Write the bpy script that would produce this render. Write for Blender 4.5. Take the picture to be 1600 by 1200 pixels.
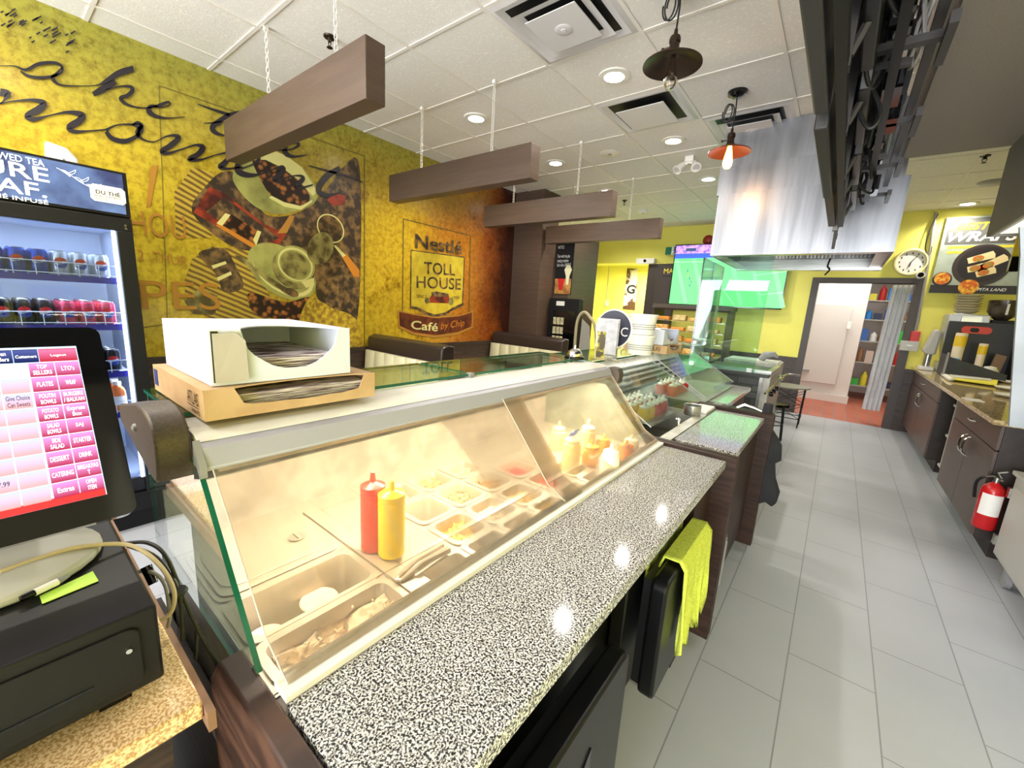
import bpy, math, random
from mathutils import Vector, Matrix
random.seed(7)
for o in list(bpy.data.objects): bpy.data.objects.remove(o)
SC=bpy.context.scene; COL=SC.collection
R=math.radians
# ------------------------------------------------------------------ camera, world, big lights, exposure
F=641.527; HC=1.42; CEIL=2.913; FAR=7.7; MW=-3.78
ax,ay,az=-1.93268649e-01,-5.94280944e-02,6.59400673e-01
_Rz=Matrix.Rotation(az,3,'Z');_Rx=Matrix.Rotation(ax,3,'X');_Ry=Matrix.Rotation(ay,3,'Y')
CM=_Rz@_Rx@_Ry
cam=bpy.data.cameras.new('camera');camo=bpy.data.objects.new('camera',cam);COL.objects.link(camo)
cam.sensor_width=36;cam.lens=36*F/1600;cam.clip_start=.02
_m=(CM@Matrix(((1,0,0),(0,0,-1),(0,1,0)))).to_4x4();_m.translation=(0,0,HC);camo.matrix_world=_m
SC.camera=camo
SC.view_settings.view_transform='Standard';SC.view_settings.look='None';SC.view_settings.exposure=0.68;SC.view_settings.gamma=1;SC.view_settings.use_curve_mapping=False
w=bpy.data.worlds.new('daylight');SC.world=w;w.use_nodes=True
w.node_tree.nodes['Background'].inputs[0].default_value=(.86,.93,1,1);w.node_tree.nodes['Background'].inputs[1].default_value=2.6
def light(name,kind,loc,power,color=(1,1,1),rot=(0,0,0),**k):
    l=bpy.data.lights.new(name,kind);l.energy=power;l.color=color
    for a,b in k.items(): setattr(l,a,b)
    o=bpy.data.objects.new(name,l);COL.objects.link(o);o.location=loc;o.rotation_euler=rot;return o
WARM=(1,.86,.68)
for _k in range(5): light('storefront_daylight','AREA',(-3.3+1.15*_k,-3.7,1.35),125,(.95,.98,1),(R(138),0,0),shape='RECTANGLE',size=1.0,size_y=3.2)
light('kitchen_light','AREA',(.2,8.9,2.5),26,(1,.98,.95),(0,0,0),shape='RECTANGLE',size=1.2,size_y=1.5)
light('corridor_light','AREA',(-3.3,8.4,2.3),60,(1,1,.9),(0,0,0),shape='RECTANGLE',size=.6,size_y=.6)
light('hood_lamp','AREA',(1.1,2.6,2.3),9,(1,1,1),(0,0,0),shape='RECTANGLE',size=.8,size_y=1.2)

# ------------------------------------------------------------------ helpers
def ray(x,y): return CM@Vector(((x-800)/F,1,-(y-600)/F))
def px(x,y,axis,v):
    """point of the room seen at pixel x,y on the plane axis=v"""
    d=ray(x,y);i='xyz'.index(axis);o=Vector((0,0,HC));t=(v-o[i])/d[i];return o+d*t
def lin(c):
    return tuple(((u/255)/12.92 if u/255<=.04045 else ((u/255+.055)/1.055)**2.4) for u in c)
def nodes(m):
    m.use_nodes=True;return m.node_tree,m.node_tree.nodes,m.node_tree.links
def mat(name,c,rough=.5,metal=0,c2=None,scale=20,detail=4,lo=.4,hi=.6,bump=0,bscale=None,stretch=None,emit=0,spec=.5,coat=0,kind='noise'):
    m=bpy.data.materials.new(name);nt,N,L=nodes(m);b=N['Principled BSDF']
    b.inputs['Base Color'].default_value=(*lin(c),1);b.inputs['Roughness'].default_value=rough;b.inputs['Metallic'].default_value=metal
    b.inputs['Specular IOR Level'].default_value=spec;b.inputs['Coat Weight'].default_value=coat
    if c2 or bump:
        tc=N.new('ShaderNodeTexCoord');mp=N.new('ShaderNodeMapping');L.new(tc.outputs['Object'],mp.inputs[0])
        if stretch: mp.inputs['Scale'].default_value=stretch
        if kind=='noise':
            n=N.new('ShaderNodeTexNoise');n.inputs['Scale'].default_value=scale;n.inputs['Detail'].default_value=detail
        elif kind=='wave':
            n=N.new('ShaderNodeTexWave');n.bands_direction='DIAGONAL';n.inputs['Scale'].default_value=scale;n.inputs['Distortion'].default_value=1.5;n.inputs['Detail'].default_value=3
        else:
            n=N.new('ShaderNodeTexVoronoi');n.inputs['Scale'].default_value=scale
        L.new(mp.outputs[0],n.inputs['Vector'])
        out=n.outputs['Distance'] if kind=='voronoi' else (n.outputs['Fac'])
        if c2:
            r=N.new('ShaderNodeValToRGB');r.color_ramp.elements[0].position=lo;r.color_ramp.elements[1].position=hi
            r.color_ramp.elements[0].color=(*lin(c),1);r.color_ramp.elements[1].color=(*lin(c2),1)
            L.new(out,r.inputs[0]);L.new(r.outputs[0],b.inputs['Base Color'])
        if bump:
            if bscale:
                n2=N.new('ShaderNodeTexNoise');n2.inputs['Scale'].default_value=bscale;n2.inputs['Detail'].default_value=3;L.new(mp.outputs[0],n2.inputs['Vector']);out=n2.outputs['Fac']
            bp=N.new('ShaderNodeBump');bp.inputs['Strength'].default_value=bump;bp.inputs['Distance'].default_value=.004;L.new(out,bp.inputs['Height']);L.new(bp.outputs[0],b.inputs['Normal'])
    if emit:
        b.inputs['Emission Color'].default_value=(*lin(c),1);b.inputs['Emission Strength'].default_value=emit
    return m
def glass(name,tint=(235,245,240),haze=0.0,hazec=(235,225,210),refl=1.0,hs=30,streak=(1,1,1),rough=.02,lo=.45,hi=.75):
    """thin clear sheet: see-through with fresnel reflection and optional scratches"""
    m=bpy.data.materials.new(name);nt,N,L=nodes(m);N.remove(N['Principled BSDF']);out=N['Material Output']
    t=N.new('ShaderNodeBsdfTransparent');t.inputs[0].default_value=(*lin(tint),1)
    g=N.new('ShaderNodeBsdfGlossy');g.inputs['Roughness'].default_value=rough;g.inputs[0].default_value=(1,1,1,1)
    f=N.new('ShaderNodeFresnel');f.inputs[0].default_value=1.45
    mu=N.new('ShaderNodeMath');mu.operation='MULTIPLY';mu.inputs[1].default_value=refl;L.new(f.outputs[0],mu.inputs[0])
    mx=N.new('ShaderNodeMixShader');L.new(mu.outputs[0],mx.inputs[0]);L.new(t.outputs[0],mx.inputs[1]);L.new(g.outputs[0],mx.inputs[2])
    last=mx
    if haze:
        d=N.new('ShaderNodeBsdfDiffuse');d.inputs[0].default_value=(*lin(hazec),1)
        tc=N.new('ShaderNodeTexCoord');mp=N.new('ShaderNodeMapping');mp.inputs['Scale'].default_value=streak;L.new(tc.outputs['Object'],mp.inputs[0])
        n=N.new('ShaderNodeTexNoise');n.inputs['Scale'].default_value=hs;n.inputs['Detail'].default_value=6;L.new(mp.outputs[0],n.inputs['Vector'])
        mr=N.new('ShaderNodeMapRange');mr.inputs[1].default_value=lo;mr.inputs[2].default_value=hi;mr.inputs[3].default_value=haze*.45;mr.inputs[4].default_value=haze*1.6;L.new(n.outputs['Fac'],mr.inputs[0])
        m2=N.new('ShaderNodeMixShader');L.new(mr.outputs[0],m2.inputs[0]);L.new(mx.outputs[0],m2.inputs[1]);L.new(d.outputs[0],m2.inputs[2]);last=m2
    L.new(last.outputs[0],out.inputs[0]);return m
def tag(o,label=None,cat=None,group=None,kind=None):
    if label:o['label']=label
    if cat:o['category']=cat
    if group:o['group']=group
    if kind:o['kind']=kind
    return o
def T(name,label,cat,loc=(0,0,0),group=None):
    o=bpy.data.objects.new(name,None);COL.objects.link(o);o.location=loc;o.empty_display_size=.05;return tag(o,label,cat,group)
class MB:
    def __init__(s): s.v=[];s.f=[];s.m=[];s.c=0
    def add(s,vs,fs,c=None):
        b=len(s.v);s.v+= [tuple(p) for p in vs];s.f+=[tuple(b+i for i in f) for f in fs];s.m+=[s.c if c is None else c]*len(fs);return s
    def box(s,x0,x1,y0,y1,z0,z1,c=None):
        x0,x1=sorted((x0,x1));y0,y1=sorted((y0,y1));z0,z1=sorted((z0,z1))
        k=(len(s.f)//6)%9;e=min(k*.00011,min(x1-x0,y1-y0,z1-z0)*.1);x0+=e;x1-=e;y0+=e;y1-=e;z0+=e;z1-=e
        return s.add([(x0,y0,z0),(x1,y0,z0),(x1,y1,z0),(x0,y1,z0),(x0,y0,z1),(x1,y0,z1),(x1,y1,z1),(x0,y1,z1)],[(0,3,2,1),(4,5,6,7),(0,1,5,4),(1,2,6,5),(2,3,7,6),(3,0,4,7)],c)
    def prism(s,poly,axis,a,b,c=None):
        """extrude a 2D outline along axis; outline is in the other two axes, in x,y,z order"""
        n=len(poly);e=((len(s.f)%7)+.5)*.00013;e=min(e,abs(b-a)*.1);a,b=(a+e,b-e) if b>a else (a-e,b+e)
        def P(p,t): return {'x':(t,p[0],p[1]),'y':(p[0],t,p[1]),'z':(p[0],p[1],t)}[axis]
        return s.add([P(p,a) for p in poly]+[P(p,b) for p in poly],[tuple(range(n))[::-1],tuple(range(n,2*n))]+[(i,(i+1)%n,n+(i+1)%n,n+i) for i in range(n)],c)
    def sheet(s,pts,t,c=None):
        """flat polygon in space with thickness t along its normal"""
        P=[Vector(p) for p in pts];nn=(P[1]-P[0]).cross(P[2]-P[0]).normalized()*t;n=len(P)
        return s.add(P+[p+nn for p in P],[tuple(range(n))[::-1],tuple(range(n,2*n))]+[(i,(i+1)%n,n+(i+1)%n,n+i) for i in range(n)],c)
    def tube(s,pts,r,n=8,c=None,closed=False):
        P=[Vector(p) for p in pts];rr=r if isinstance(r,(list,tuple)) else [r]*len(P);vs=[];fs=[]
        prev=None
        for i,p in enumerate(P):
            a=P[(i-1)%len(P)] if (closed or i>0) else p;b=P[(i+1)%len(P)] if (closed or i<len(P)-1) else p
            d=(b-a).normalized() if (b-a).length>1e-9 else Vector((0,0,1))
            if prev is None:
                u=d.cross(Vector((0,0,1)));u=u if u.length>.05 else d.cross(Vector((1,0,0)))
            else: u=prev-d*prev.dot(d)
            u.normalize();prev=u;q=d.cross(u)
            for k in range(n):
                an=2*math.pi*k/n;vs.append(p+u*(math.cos(an)*rr[i])+q*(math.sin(an)*rr[i]))
        m=len(P);rng=range(m if closed else m-1)
        for i in rng:
            j=(i+1)%m
            for k in range(n): fs.append((i*n+k,i*n+(k+1)%n,j*n+(k+1)%n,j*n+k))
        if not closed: fs+= [tuple(range(n))[::-1],tuple(range((m-1)*n,m*n))]
        return s.add(vs,fs,c)
    def lathe(s,prof,o=(0,0,0),n=20,axis='z',c=None,sx=1,sy=1,cap=True):
        if len(prof)==2 and prof[0][1]==prof[1][1]: cap=False
        vs=[];fs=[]
        for r,z in prof:
            for k in range(n):
                a=2*math.pi*k/n;x,y=r*math.cos(a)*sx,r*math.sin(a)*sy
                p={'z':(x,y,z),'x':(z,x,y),'y':(y,z,x)}[axis];vs.append((o[0]+p[0],o[1]+p[1],o[2]+p[2]))
        m=len(prof)
        for i in range(m-1):
            for k in range(n): fs.append((i*n+k,i*n+(k+1)%n,(i+1)*n+(k+1)%n,(i+1)*n+k))
        if cap and prof[0][0]>1e-6: fs.append(tuple(range(n))[::-1])
        if cap and prof[-1][0]>1e-6: fs.append(tuple(range((m-1)*n,m*n)))
        return s.add(vs,fs,c)
    def cyl(s,o,r,h,n=20,axis='z',c=None): return s.lathe([(r,0),(r,h)],o,n,axis,c)
    def ball(s,o,r,n=12,c=None,sz=1):
        return s.lathe([(r*math.sin(math.pi*i/8)+1e-7,-r*sz*math.cos(math.pi*i/8)) for i in range(9)],o,n,'z',c)
    def build(s,name,mats,parent=None,bevel=0,**tg):
        me=bpy.data.meshes.new(name);me.from_pydata(s.v,[],s.f);me.update()
        if not isinstance(mats,(list,tuple)): mats=[mats]
        for mm in mats: me.materials.append(mm)
        me.polygons.foreach_set('material_index',[min(i,len(mats)-1) for i in s.m])
        me.polygons.foreach_set('use_smooth',[True]*len(me.polygons));me.set_sharp_from_angle(angle=R(38))
        o=bpy.data.objects.new(name,me);COL.objects.link(o)
        if parent:
            o.parent=parent
            if parent.type=='EMPTY': o.location=-Vector(parent.location)
        if bevel:
            b=o.modifiers.new('bevel','BEVEL');b.width=bevel;b.segments=2;b.limit_method='ANGLE';b.angle_limit=R(50)
        return tag(o,**tg)
def rrect(x0,x1,y0,y1,r,n=4):
    out=[]
    for cx,cy,a0 in ((x1-r,y0+r,-90),(x1-r,y1-r,0),(x0+r,y1-r,90),(x0+r,y0+r,180)):
        for k in range(n+1):
            a=R(a0+90*k/n);out.append((cx+r*math.cos(a),cy+r*math.sin(a)))
    return out
def dup(root,delta=(0,0,0),label=None,group=None,rotz=0):
    r=root.copy();COL.objects.link(r);r.location=Vector(root.location)+Vector(delta)
    if rotz: r.rotation_euler.z+=rotz
    if label:r['label']=label
    if group:r['group']=group
    for ch in list(root.children):
        c=ch.copy();COL.objects.link(c);c.parent=r
        for g in list(ch.children):
            d=g.copy();COL.objects.link(d);d.parent=c
    return r
def text(name,s,org,right,up,w,h,m,parent=None,bold=0,shear=0,thick=.0006,align=None,**tg):
    cu=bpy.data.curves.new(name,'FONT');cu.body=s;cu.offset=bold;cu.shear=shear;cu.resolution_u=3
    if align: cu.align_x=align
    ob=bpy.data.objects.new(name,cu);COL.objects.link(ob)
    dg=bpy.context.evaluated_depsgraph_get();me=bpy.data.meshes.new_from_object(ob.evaluated_get(dg))
    vs=[v.co.copy() for v in me.vertices];fs=[tuple(p.vertices) for p in me.polygons]
    bpy.data.objects.remove(ob);bpy.data.curves.remove(cu);bpy.data.meshes.remove(me)
    x0=min(v.x for v in vs);x1=max(v.x for v in vs);y0=min(v.y for v in vs);y1=max(v.y for v in vs)
    right=Vector(right).normalized();up=Vector(up).normalized();n=right.cross(up);org=Vector(org)
    if w is None: w=h*(x1-x0)/(y1-y0)
    b=MB();b.add([org+right*((v.x-x0)/(x1-x0)*w)+up*((v.y-y0)/(y1-y0)*h)+n*thick for v in vs],fs)
    return b.build(name,m,parent,**tg)
def text_into(b,s,org,right,up,w,h,c,bold=0,shear=0,thick=.0006,align='CENTER'):
    cu=bpy.data.curves.new('t','FONT');cu.body=s;cu.offset=bold;cu.shear=shear;cu.resolution_u=2;cu.align_x=align
    ob=bpy.data.objects.new('t',cu);COL.objects.link(ob)
    dg=bpy.context.evaluated_depsgraph_get();me=bpy.data.meshes.new_from_object(ob.evaluated_get(dg))
    vs=[v.co.copy() for v in me.vertices];fs=[tuple(p.vertices) for p in me.polygons]
    bpy.data.objects.remove(ob);bpy.data.curves.remove(cu);bpy.data.meshes.remove(me)
    x0=min(v.x for v in vs);x1=max(v.x for v in vs);y0=min(v.y for v in vs);y1=max(v.y for v in vs)
    right=Vector(right).normalized();up=Vector(up).normalized();n=right.cross(up);org=Vector(org)
    if w is None: w=h*(x1-x0)/(y1-y0)
    b.add([org+right*((v.x-x0)/(x1-x0)*w)+up*((v.y-y0)/(y1-y0)*h)+n*thick for v in vs],fs,c)
def smooth(pts,n=6):
    P=[Vector(p) for p in pts];out=[]
    for i in range(len(P)-1):
        a=P[max(i-1,0)];b=P[i];c=P[i+1];d=P[min(i+2,len(P)-1)]
        for k in range(n):
            t=k/n;out.append(.5*((2*b)+(c-a)*t+(2*a-5*b+4*c-d)*t*t+(3*b-a-3*c+d)*t**3))
    out.append(P[-1]);return out
def plate(b,x0,x1,y0,y1,z0,z1,holes,c=None):
    xs=sorted({x0,x1,*[h[0] for h in holes],*[h[1] for h in holes]});ys=sorted({y0,y1,*[h[2] for h in holes],*[h[3] for h in holes]})
    for i in range(len(xs)-1):
        for j in range(len(ys)-1):
            cx=(xs[i]+xs[i+1])/2;cy=(ys[j]+ys[j+1])/2
            if not any(h[0]<cx<h[1] and h[2]<cy<h[3] for h in holes): b.box(xs[i],xs[i+1],ys[j],ys[j+1],z0,z1,c)

# ------------------------------------------------------------------ materials
M={}
def G(name,base,dark,mid,sc):
    m=bpy.data.materials.new(name);nt,N,L=nodes(m);b=N['Principled BSDF'];b.inputs['Roughness'].default_value=.06
    tc=N.new('ShaderNodeTexCoord');n=N.new('ShaderNodeTexNoise');n.inputs['Scale'].default_value=sc;n.inputs['Detail'].default_value=2;n.inputs['Distortion'].default_value=.4
    r=N.new('ShaderNodeValToRGB');e=r.color_ramp.elements;e[0].position=.425;e[0].color=(*lin(dark),1);e[1].position=.575;e[1].color=(*lin(base),1)
    x=e.new(.5);x.color=(*lin(mid),1);L.new(tc.outputs['Object'],n.inputs['Vector']);L.new(n.outputs['Fac'],r.inputs[0]);L.new(r.outputs[0],b.inputs['Base Color']);return m
M['granite']=G('speckled_granite',(226,224,221),(34,34,37),(150,148,146),300)
M['beige_granite']=G('beige_granite',(230,204,160),(182,142,96),(214,182,134),300)
M['tan_top']=G('tan_laminate',(196,176,132),(150,125,85),(180,158,112),60)
M['white']=mat('white_plastic',(232,230,225),.4)
M['offwhite']=mat('white_painted_metal',(225,222,214),.45)
M['steel']=mat('stainless_steel',(200,200,198),.28,1,c2=(176,176,172),scale=6,stretch=(1,1,30),bump=.03)
M['brushed']=mat('brushed_steel_sheet',(148,149,153),.36,1,c2=(118,119,123),scale=5,stretch=(2,2,.15),bump=.04,lo=.35,hi=.65)
M['pan']=mat('pan_steel',(196,188,174),.38,.4)
M['steelm']=mat('matt_steel',(190,187,180),.42,.4,c2=(170,166,158),scale=12)
M['alu']=mat('grey_aluminium_rail',(168,168,180),.42,.15)
M['brown']=mat('brown_laminate',(84,66,54),.45,c2=(77,60,49),scale=3,stretch=(1,1,12))
M['bracket']=mat('dark_bronze_cap',(78,68,62),.42,.2,c2=(88,78,70),scale=220,bump=.15)
M['wood']=mat('dark_oak',(48,30,24),.42,c2=(80,54,42),scale=9,stretch=(1,.5,8),bump=.2,detail=7)
M['woodtop']=mat('oak_edge',(112,74,56),.4,c2=(82,52,40),scale=10,stretch=(1,12,1),bump=.15,detail=6)
M['espresso']=mat('espresso_laminate',(74,58,54),.4,c2=(82,66,60),scale=5,stretch=(1,1,10))
M['darkwood']=mat('dark_wainscot',(44,32,28),.45,c2=(66,50,42),scale=7,stretch=(1,1,9),detail=6)
M['black']=mat('black_plastic',(22,22,24),.35)
M['mblack']=mat('matt_black_steel',(20,20,22),.45,.1,spec=.35)
M['gblack']=mat('gloss_black',(8,8,10),.08)
M['cable']=mat('black_cable',(18,18,18),.5)
M['beigecable']=mat('beige_cable',(190,172,140),.5)
M['greycable']=mat('grey_cable',(150,146,140),.5)
M['yellow']=mat('yellow_wall_paint',(238,231,112),.55,c2=(234,226,104),scale=2)
M['soffit']=mat('grey_brown_soffit',(146,136,122),.6,c2=(138,128,115),scale=150)
M['hoodgrey']=mat('dark_grey_hood',(128,124,114),.5)
M['vent']=mat('vent_grey_white',(206,203,204),.45)
M['glass']=glass('clear_glass',refl=.65)
M['acry2']=glass('scratched_acrylic_far',(248,243,235),.07,(240,228,208),.6,5,(1,7,1),.08,.35,.75)
M['gedge']=mat('green_glass_edge',(22,96,72),.15)
M['acry']=glass('scratched_acrylic',(246,240,230),.085,(242,234,220),.8,5,(1,7,1),.06,.35,.75)
M['coolerglass']=glass('cooler_glass',(225,232,242),0,(200,210,230),.7)
M['guard']=glass('guard_glass',(222,240,232),0.02,(210,225,225),.7)
M['cream']=mat('cream_vinyl',(222,216,180),.4)
M['darkvinyl']=mat('dark_brown_vinyl',(48,38,34),.3)
M['card']=mat('brown_cardboard',(196,164,124),.75,c2=(186,152,112),scale=14)
M['whitecard']=mat('white_cardboard',(208,213,230),.7)
M['greycard']=mat('kraft_inside',(176,168,156),.8)
M['paper']=mat('printed_wrap_paper',(222,212,212),.7,c2=(92,66,72),scale=60,stretch=(1,.25,10),lo=.42,hi=.6)
M['red']=mat('red_plastic',(214,40,30),.3)
M['mustard']=mat('yellow_plastic',(250,222,0),.3)
M['lime']=mat('lime_towel',(182,192,64),.9,c2=(198,208,82),scale=120,bump=.6,bscale=160)
M['blackcloth']=mat('black_cloth',(26,27,33),.85)
M['chrome']=mat('chrome',(225,225,225),.08,1)
M['bronze']=mat('aged_bronze',(62,48,38),.35,.7)
M['copper']=mat('copper_shade',(128,68,44),.35,.6)
M['bulb']=glass('bulb_glass',(245,240,230),0,(0,0,0),.9)
M['litbulb']=mat('lit_filament_bulb',(255,170,60),.3,emit=14)
M['lamp']=mat('downlight_lens',(255,248,230),.3,emit=16)
M['blue']=mat('blue_print',(36,60,130),.4)
M['green']=mat('exit_green',(10,92,66),.4,emit=.25)
M['wtext']=mat('white_print',(240,240,238),.5)
M['btext']=mat('black_print',(30,26,24),.5)
M['redsign']=mat('red_print',(196,34,32),.4)
M['tile']=mat('red_quarry_tile',(180,98,76),.5,c2=(192,112,88),scale=3)
M['grey']=mat('grey_plastic',(140,140,142),.45)
M['lightgrey']=mat('light_grey_paint',(186,184,178),.5)
M['doorwhite']=mat('white_door_paint',(214,206,202),.5)
M['frame']=mat('charcoal_brown_frame',(64,54,50),.45)
M['plasticcurtain']=glass('clear_strip_curtain',(240,242,244),1.7,(222,222,225),.5,7,(1,1,.4),.3)
M['lidglass']=glass('clear_lid_plastic',(240,246,242),.03,(225,228,225),.4)
M['shaded_wood']=mat('shade_darkened_wood',(42,29,25),.5,c2=(56,39,33),scale=7,stretch=(1,1,9),spec=.2)  # dark oak with the shade under the ledges put into its colour
M['drawerblack']=mat('satin_black_door',(12,12,14),.32,spec=.25)
M['splash']=mat('blue_grey_steel',(150,155,166),.5,.3,c2=(138,143,153),scale=3)
def emis(name,c,s):
    if s<2: s*=.62
    return mat(name,c,.5,emit=s)
# ------------------------------------------------------------------ room shell
TX=[-1.717+.61*i for i in range(-4,9)];TY=[1.785+.61*j for j in range(-9,11)]
def tilemat(name,c,grout,w,h,ox,oy,gw,rough,c2,bump=.0):
    m=bpy.data.materials.new(name);nt,N,L=nodes(m);b=N['Principled BSDF'];b.inputs['Roughness'].default_value=rough
    tc=N.new('ShaderNodeTexCoord');mp=N.new('ShaderNodeMapping');L.new(tc.outputs['Object'],mp.inputs[0])
    mp.inputs['Location'].default_value=(-oy,-ox,0);
    # swap so the bricks run along y
    sx=N.new('ShaderNodeSeparateXYZ');cx=N.new('ShaderNodeCombineXYZ');L.new(tc.outputs['Object'],sx.inputs[0]);L.new(sx.outputs[1],cx.inputs[0]);L.new(sx.outputs[0],cx.inputs[1]);L.new(cx.outputs[0],mp.inputs[0])
    br=N.new('ShaderNodeTexBrick');br.inputs['Scale'].default_value=1;br.inputs['Mortar Size'].default_value=gw;br.inputs['Mortar Smooth'].default_value=.1
    br.inputs['Brick Width'].default_value=w;br.inputs['Row Height'].default_value=h;br.offset=.5
    br.inputs['Color1'].default_value=(*lin(c),1);br.inputs['Color2'].default_value=(*lin(c2),1);br.inputs['Mortar'].default_value=(*lin(grout),1)
    L.new(mp.outputs[0],br.inputs['Vector'])
    n=N.new('ShaderNodeTexNoise');n.inputs['Scale'].default_value=1.7;n.inputs['Detail'].default_value=5;L.new(tc.outputs['Object'],n.inputs['Vector'])
    mx=N.new('ShaderNodeMixRGB');mx.blend_type='MULTIPLY';mx.inputs[0].default_value=.22;L.new(br.outputs[0],mx.inputs[1]);L.new(n.outputs['Fac'],mx.inputs[2]);L.new(mx.outputs[0],b.inputs['Base Color'])
    mr=N.new('ShaderNodeMapRange');mr.inputs[3].default_value=rough-.06;mr.inputs[4].default_value=rough+.1;L.new(n.outputs['Fac'],mr.inputs[0]);L.new(mr.outputs[0],b.inputs['Roughness'])
    return m
M['floor']=tilemat('grey_floor_tile',(180,183,189),(136,138,142),.6,.29,-.232,2.0,.0025,.36,(176,179,185))
M['kfloor']=tilemat('quarry_tile_floor',(196,112,88),(150,130,120),.3,.15,0,0,.006,.45,(184,100,78))
MB().box(-5,2.6,-4,FAR,-.1,0).build('floor',M['floor'],kind='structure')
MB().box(-.9,2.0,FAR,11.5,-.1,0).build('floor_kitchen',M['kfloor'],kind='structure')
MB().box(-5,-2.0,FAR,10,-.1,0).build('floor_corridor',M['floor'],kind='structure')
# ceiling tiles with T-bar grid
M['ctile']=mat('ceiling_tile',(240,237,232),.85,c2=(226,222,216),scale=75,detail=3,lo=.30,hi=.46,bump=.25,bscale=110)
M['tbar']=mat('ceiling_grid_bar',(226,220,212),.45)
b=MB();b.box(-5,2.6,-4,10.2,CEIL,CEIL+.1,0)
for x in TX: b.box(x-.011,x+.011,-4,FAR,CEIL-.006,CEIL,1)
for y in TY:
    if y<FAR: b.box(-3.9,2.5,y-.011,y+.011,CEIL-.0055,CEIL,1)
b.build('ceiling',[M['ctile'],M['tbar']],kind='structure')
b=MB();b.box(-.9,2.0,FAR+.15,11.6,2.62,2.7);b.build('ceiling_kitchen',M['offwhite'],kind='structure')
# walls
def mural_mat():
    m=bpy.data.materials.new('printed_mural_ground');nt,N,L=nodes(m);b=N['Principled BSDF'];b.inputs['Roughness'].default_value=.22
    tc=N.new('ShaderNodeTexCoord');s=N.new('ShaderNodeSeparateXYZ');L.new(tc.outputs['Object'],s.inputs[0])
    n=N.new('ShaderNodeTexNoise');n.inputs['Scale'].default_value=1.1;n.inputs['Detail'].default_value=7;n.inputs['Roughness'].default_value=.65;L.new(tc.outputs['Object'],n.inputs['Vector'])
    # colour by position along the wall, wobbling with noise
    a=N.new('ShaderNodeMath');a.operation='MULTIPLY_ADD';a.inputs[1].default_value=1.3;L.new(n.outputs['Fac'],a.inputs[0]);L.new(s.outputs[1],a.inputs[2])
    mr=N.new('ShaderNodeMapRange');mr.inputs[1].default_value=0;mr.inputs[2].default_value=5.2;L.new(a.outputs[0],mr.inputs[0])
    r=N.new('ShaderNodeValToRGB');e=r.color_ramp.elements
    e[0].position=.0;e[0].color=(*lin((206,160,44)),1);e[1].position=1;e[1].color=(*lin((62,26,16)),1)
    for p,c in ((.12,(222,186,52)),(.25,(214,188,50)),(.42,(186,160,52)),(.56,(196,166,44)),(.70,(222,182,44)),(.83,(200,128,34)),(.92,(150,78,26))):
        q=e.new(p);q.color=(*lin(c),1)
    L.new(mr.outputs[0],r.inputs[0])
    # green band high up
    z=N.new('ShaderNodeMath');z.operation='MULTIPLY_ADD';z.inputs[1].default_value=.6;L.new(n.outputs['Fac'],z.inputs[0]);L.new(s.outputs[2],z.inputs[2])
    zr=N.new('ShaderNodeMapRange');zr.inputs[1].default_value=2.6;zr.inputs[2].default_value=3.15;zr.inputs[4].default_value=.8;L.new(z.outputs[0],zr.inputs[0])
    yf=N.new('ShaderNodeMapRange');yf.inputs[1].default_value=3.6;yf.inputs[2].default_value=4.4;yf.inputs[3].default_value=1;yf.inputs[4].default_value=0;L.new(s.outputs[1],yf.inputs[0])
    zm=N.new('ShaderNodeMath');zm.operation='MULTIPLY';L.new(zr.outputs[0],zm.inputs[0]);L.new(yf.outputs[0],zm.inputs[1])
    m1=N.new('ShaderNodeMixRGB');m1.inputs[2].default_value=(*lin((138,140,58)),1);L.new(zm.outputs[0],m1.inputs[0]);L.new(r.outputs[0],m1.inputs[1])
    # printed grunge
    n2=N.new('ShaderNodeTexNoise');n2.inputs['Scale'].default_value=26;n2.inputs['Detail'].default_value=8;n2.inputs['Roughness'].default_value=.75;L.new(tc.outputs['Object'],n2.inputs['Vector'])
    g=N.new('ShaderNodeValToRGB');g.color_ramp.elements[0].position=.36;g.color_ramp.elements[0].color=(.42,.34,.24,1);g.color_ramp.elements[1].position=.56;g.color_ramp.elements[1].color=(1,1,1,1);L.new(n2.outputs['Fac'],g.inputs[0])
    m2=N.new('ShaderNodeMixRGB');m2.blend_type='MULTIPLY';m2.inputs[0].default_value=.7;L.new(m1.outputs[0],m2.inputs[1]);L.new(g.outputs[0],m2.inputs[2])
    # dark blotches
    n3=N.new('ShaderNodeTexNoise');n3.inputs['Scale'].default_value=2.4;n3.inputs['Detail'].default_value=10;n3.inputs['Roughness'].default_value=.8;L.new(tc.outputs['Object'],n3.inputs['Vector'])
    g3=N.new('ShaderNodeValToRGB');g3.color_ramp.elements[0].position=.36;g3.color_ramp.elements[0].color=(.3,.17,.08,1);g3.color_ramp.elements[1].position=.45;g3.color_ramp.elements[1].color=(1,1,1,1);L.new(n3.outputs['Fac'],g3.inputs[0])
    m3=N.new('ShaderNodeMixRGB');m3.blend_type='MULTIPLY';m3.inputs[0].default_value=.8;L.new(m2.outputs[0],m3.inputs[1]);L.new(g3.outputs[0],m3.inputs[2])
    L.new(m3.outputs[0],b.inputs['Base Color']);return m
M['mural']=mural_mat()
MB().box(MW-.15,MW,-4,4.75,0,CEIL).build('wall_left',M['mural'],kind='structure')
b=MB();b.box(MW,MW+.02,-2,4.7,0,.88);b.box(MW,MW+.035,-2,4.7,.86,.90)
b.build('trim_1',M['darkwood'],kind='structure')
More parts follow.
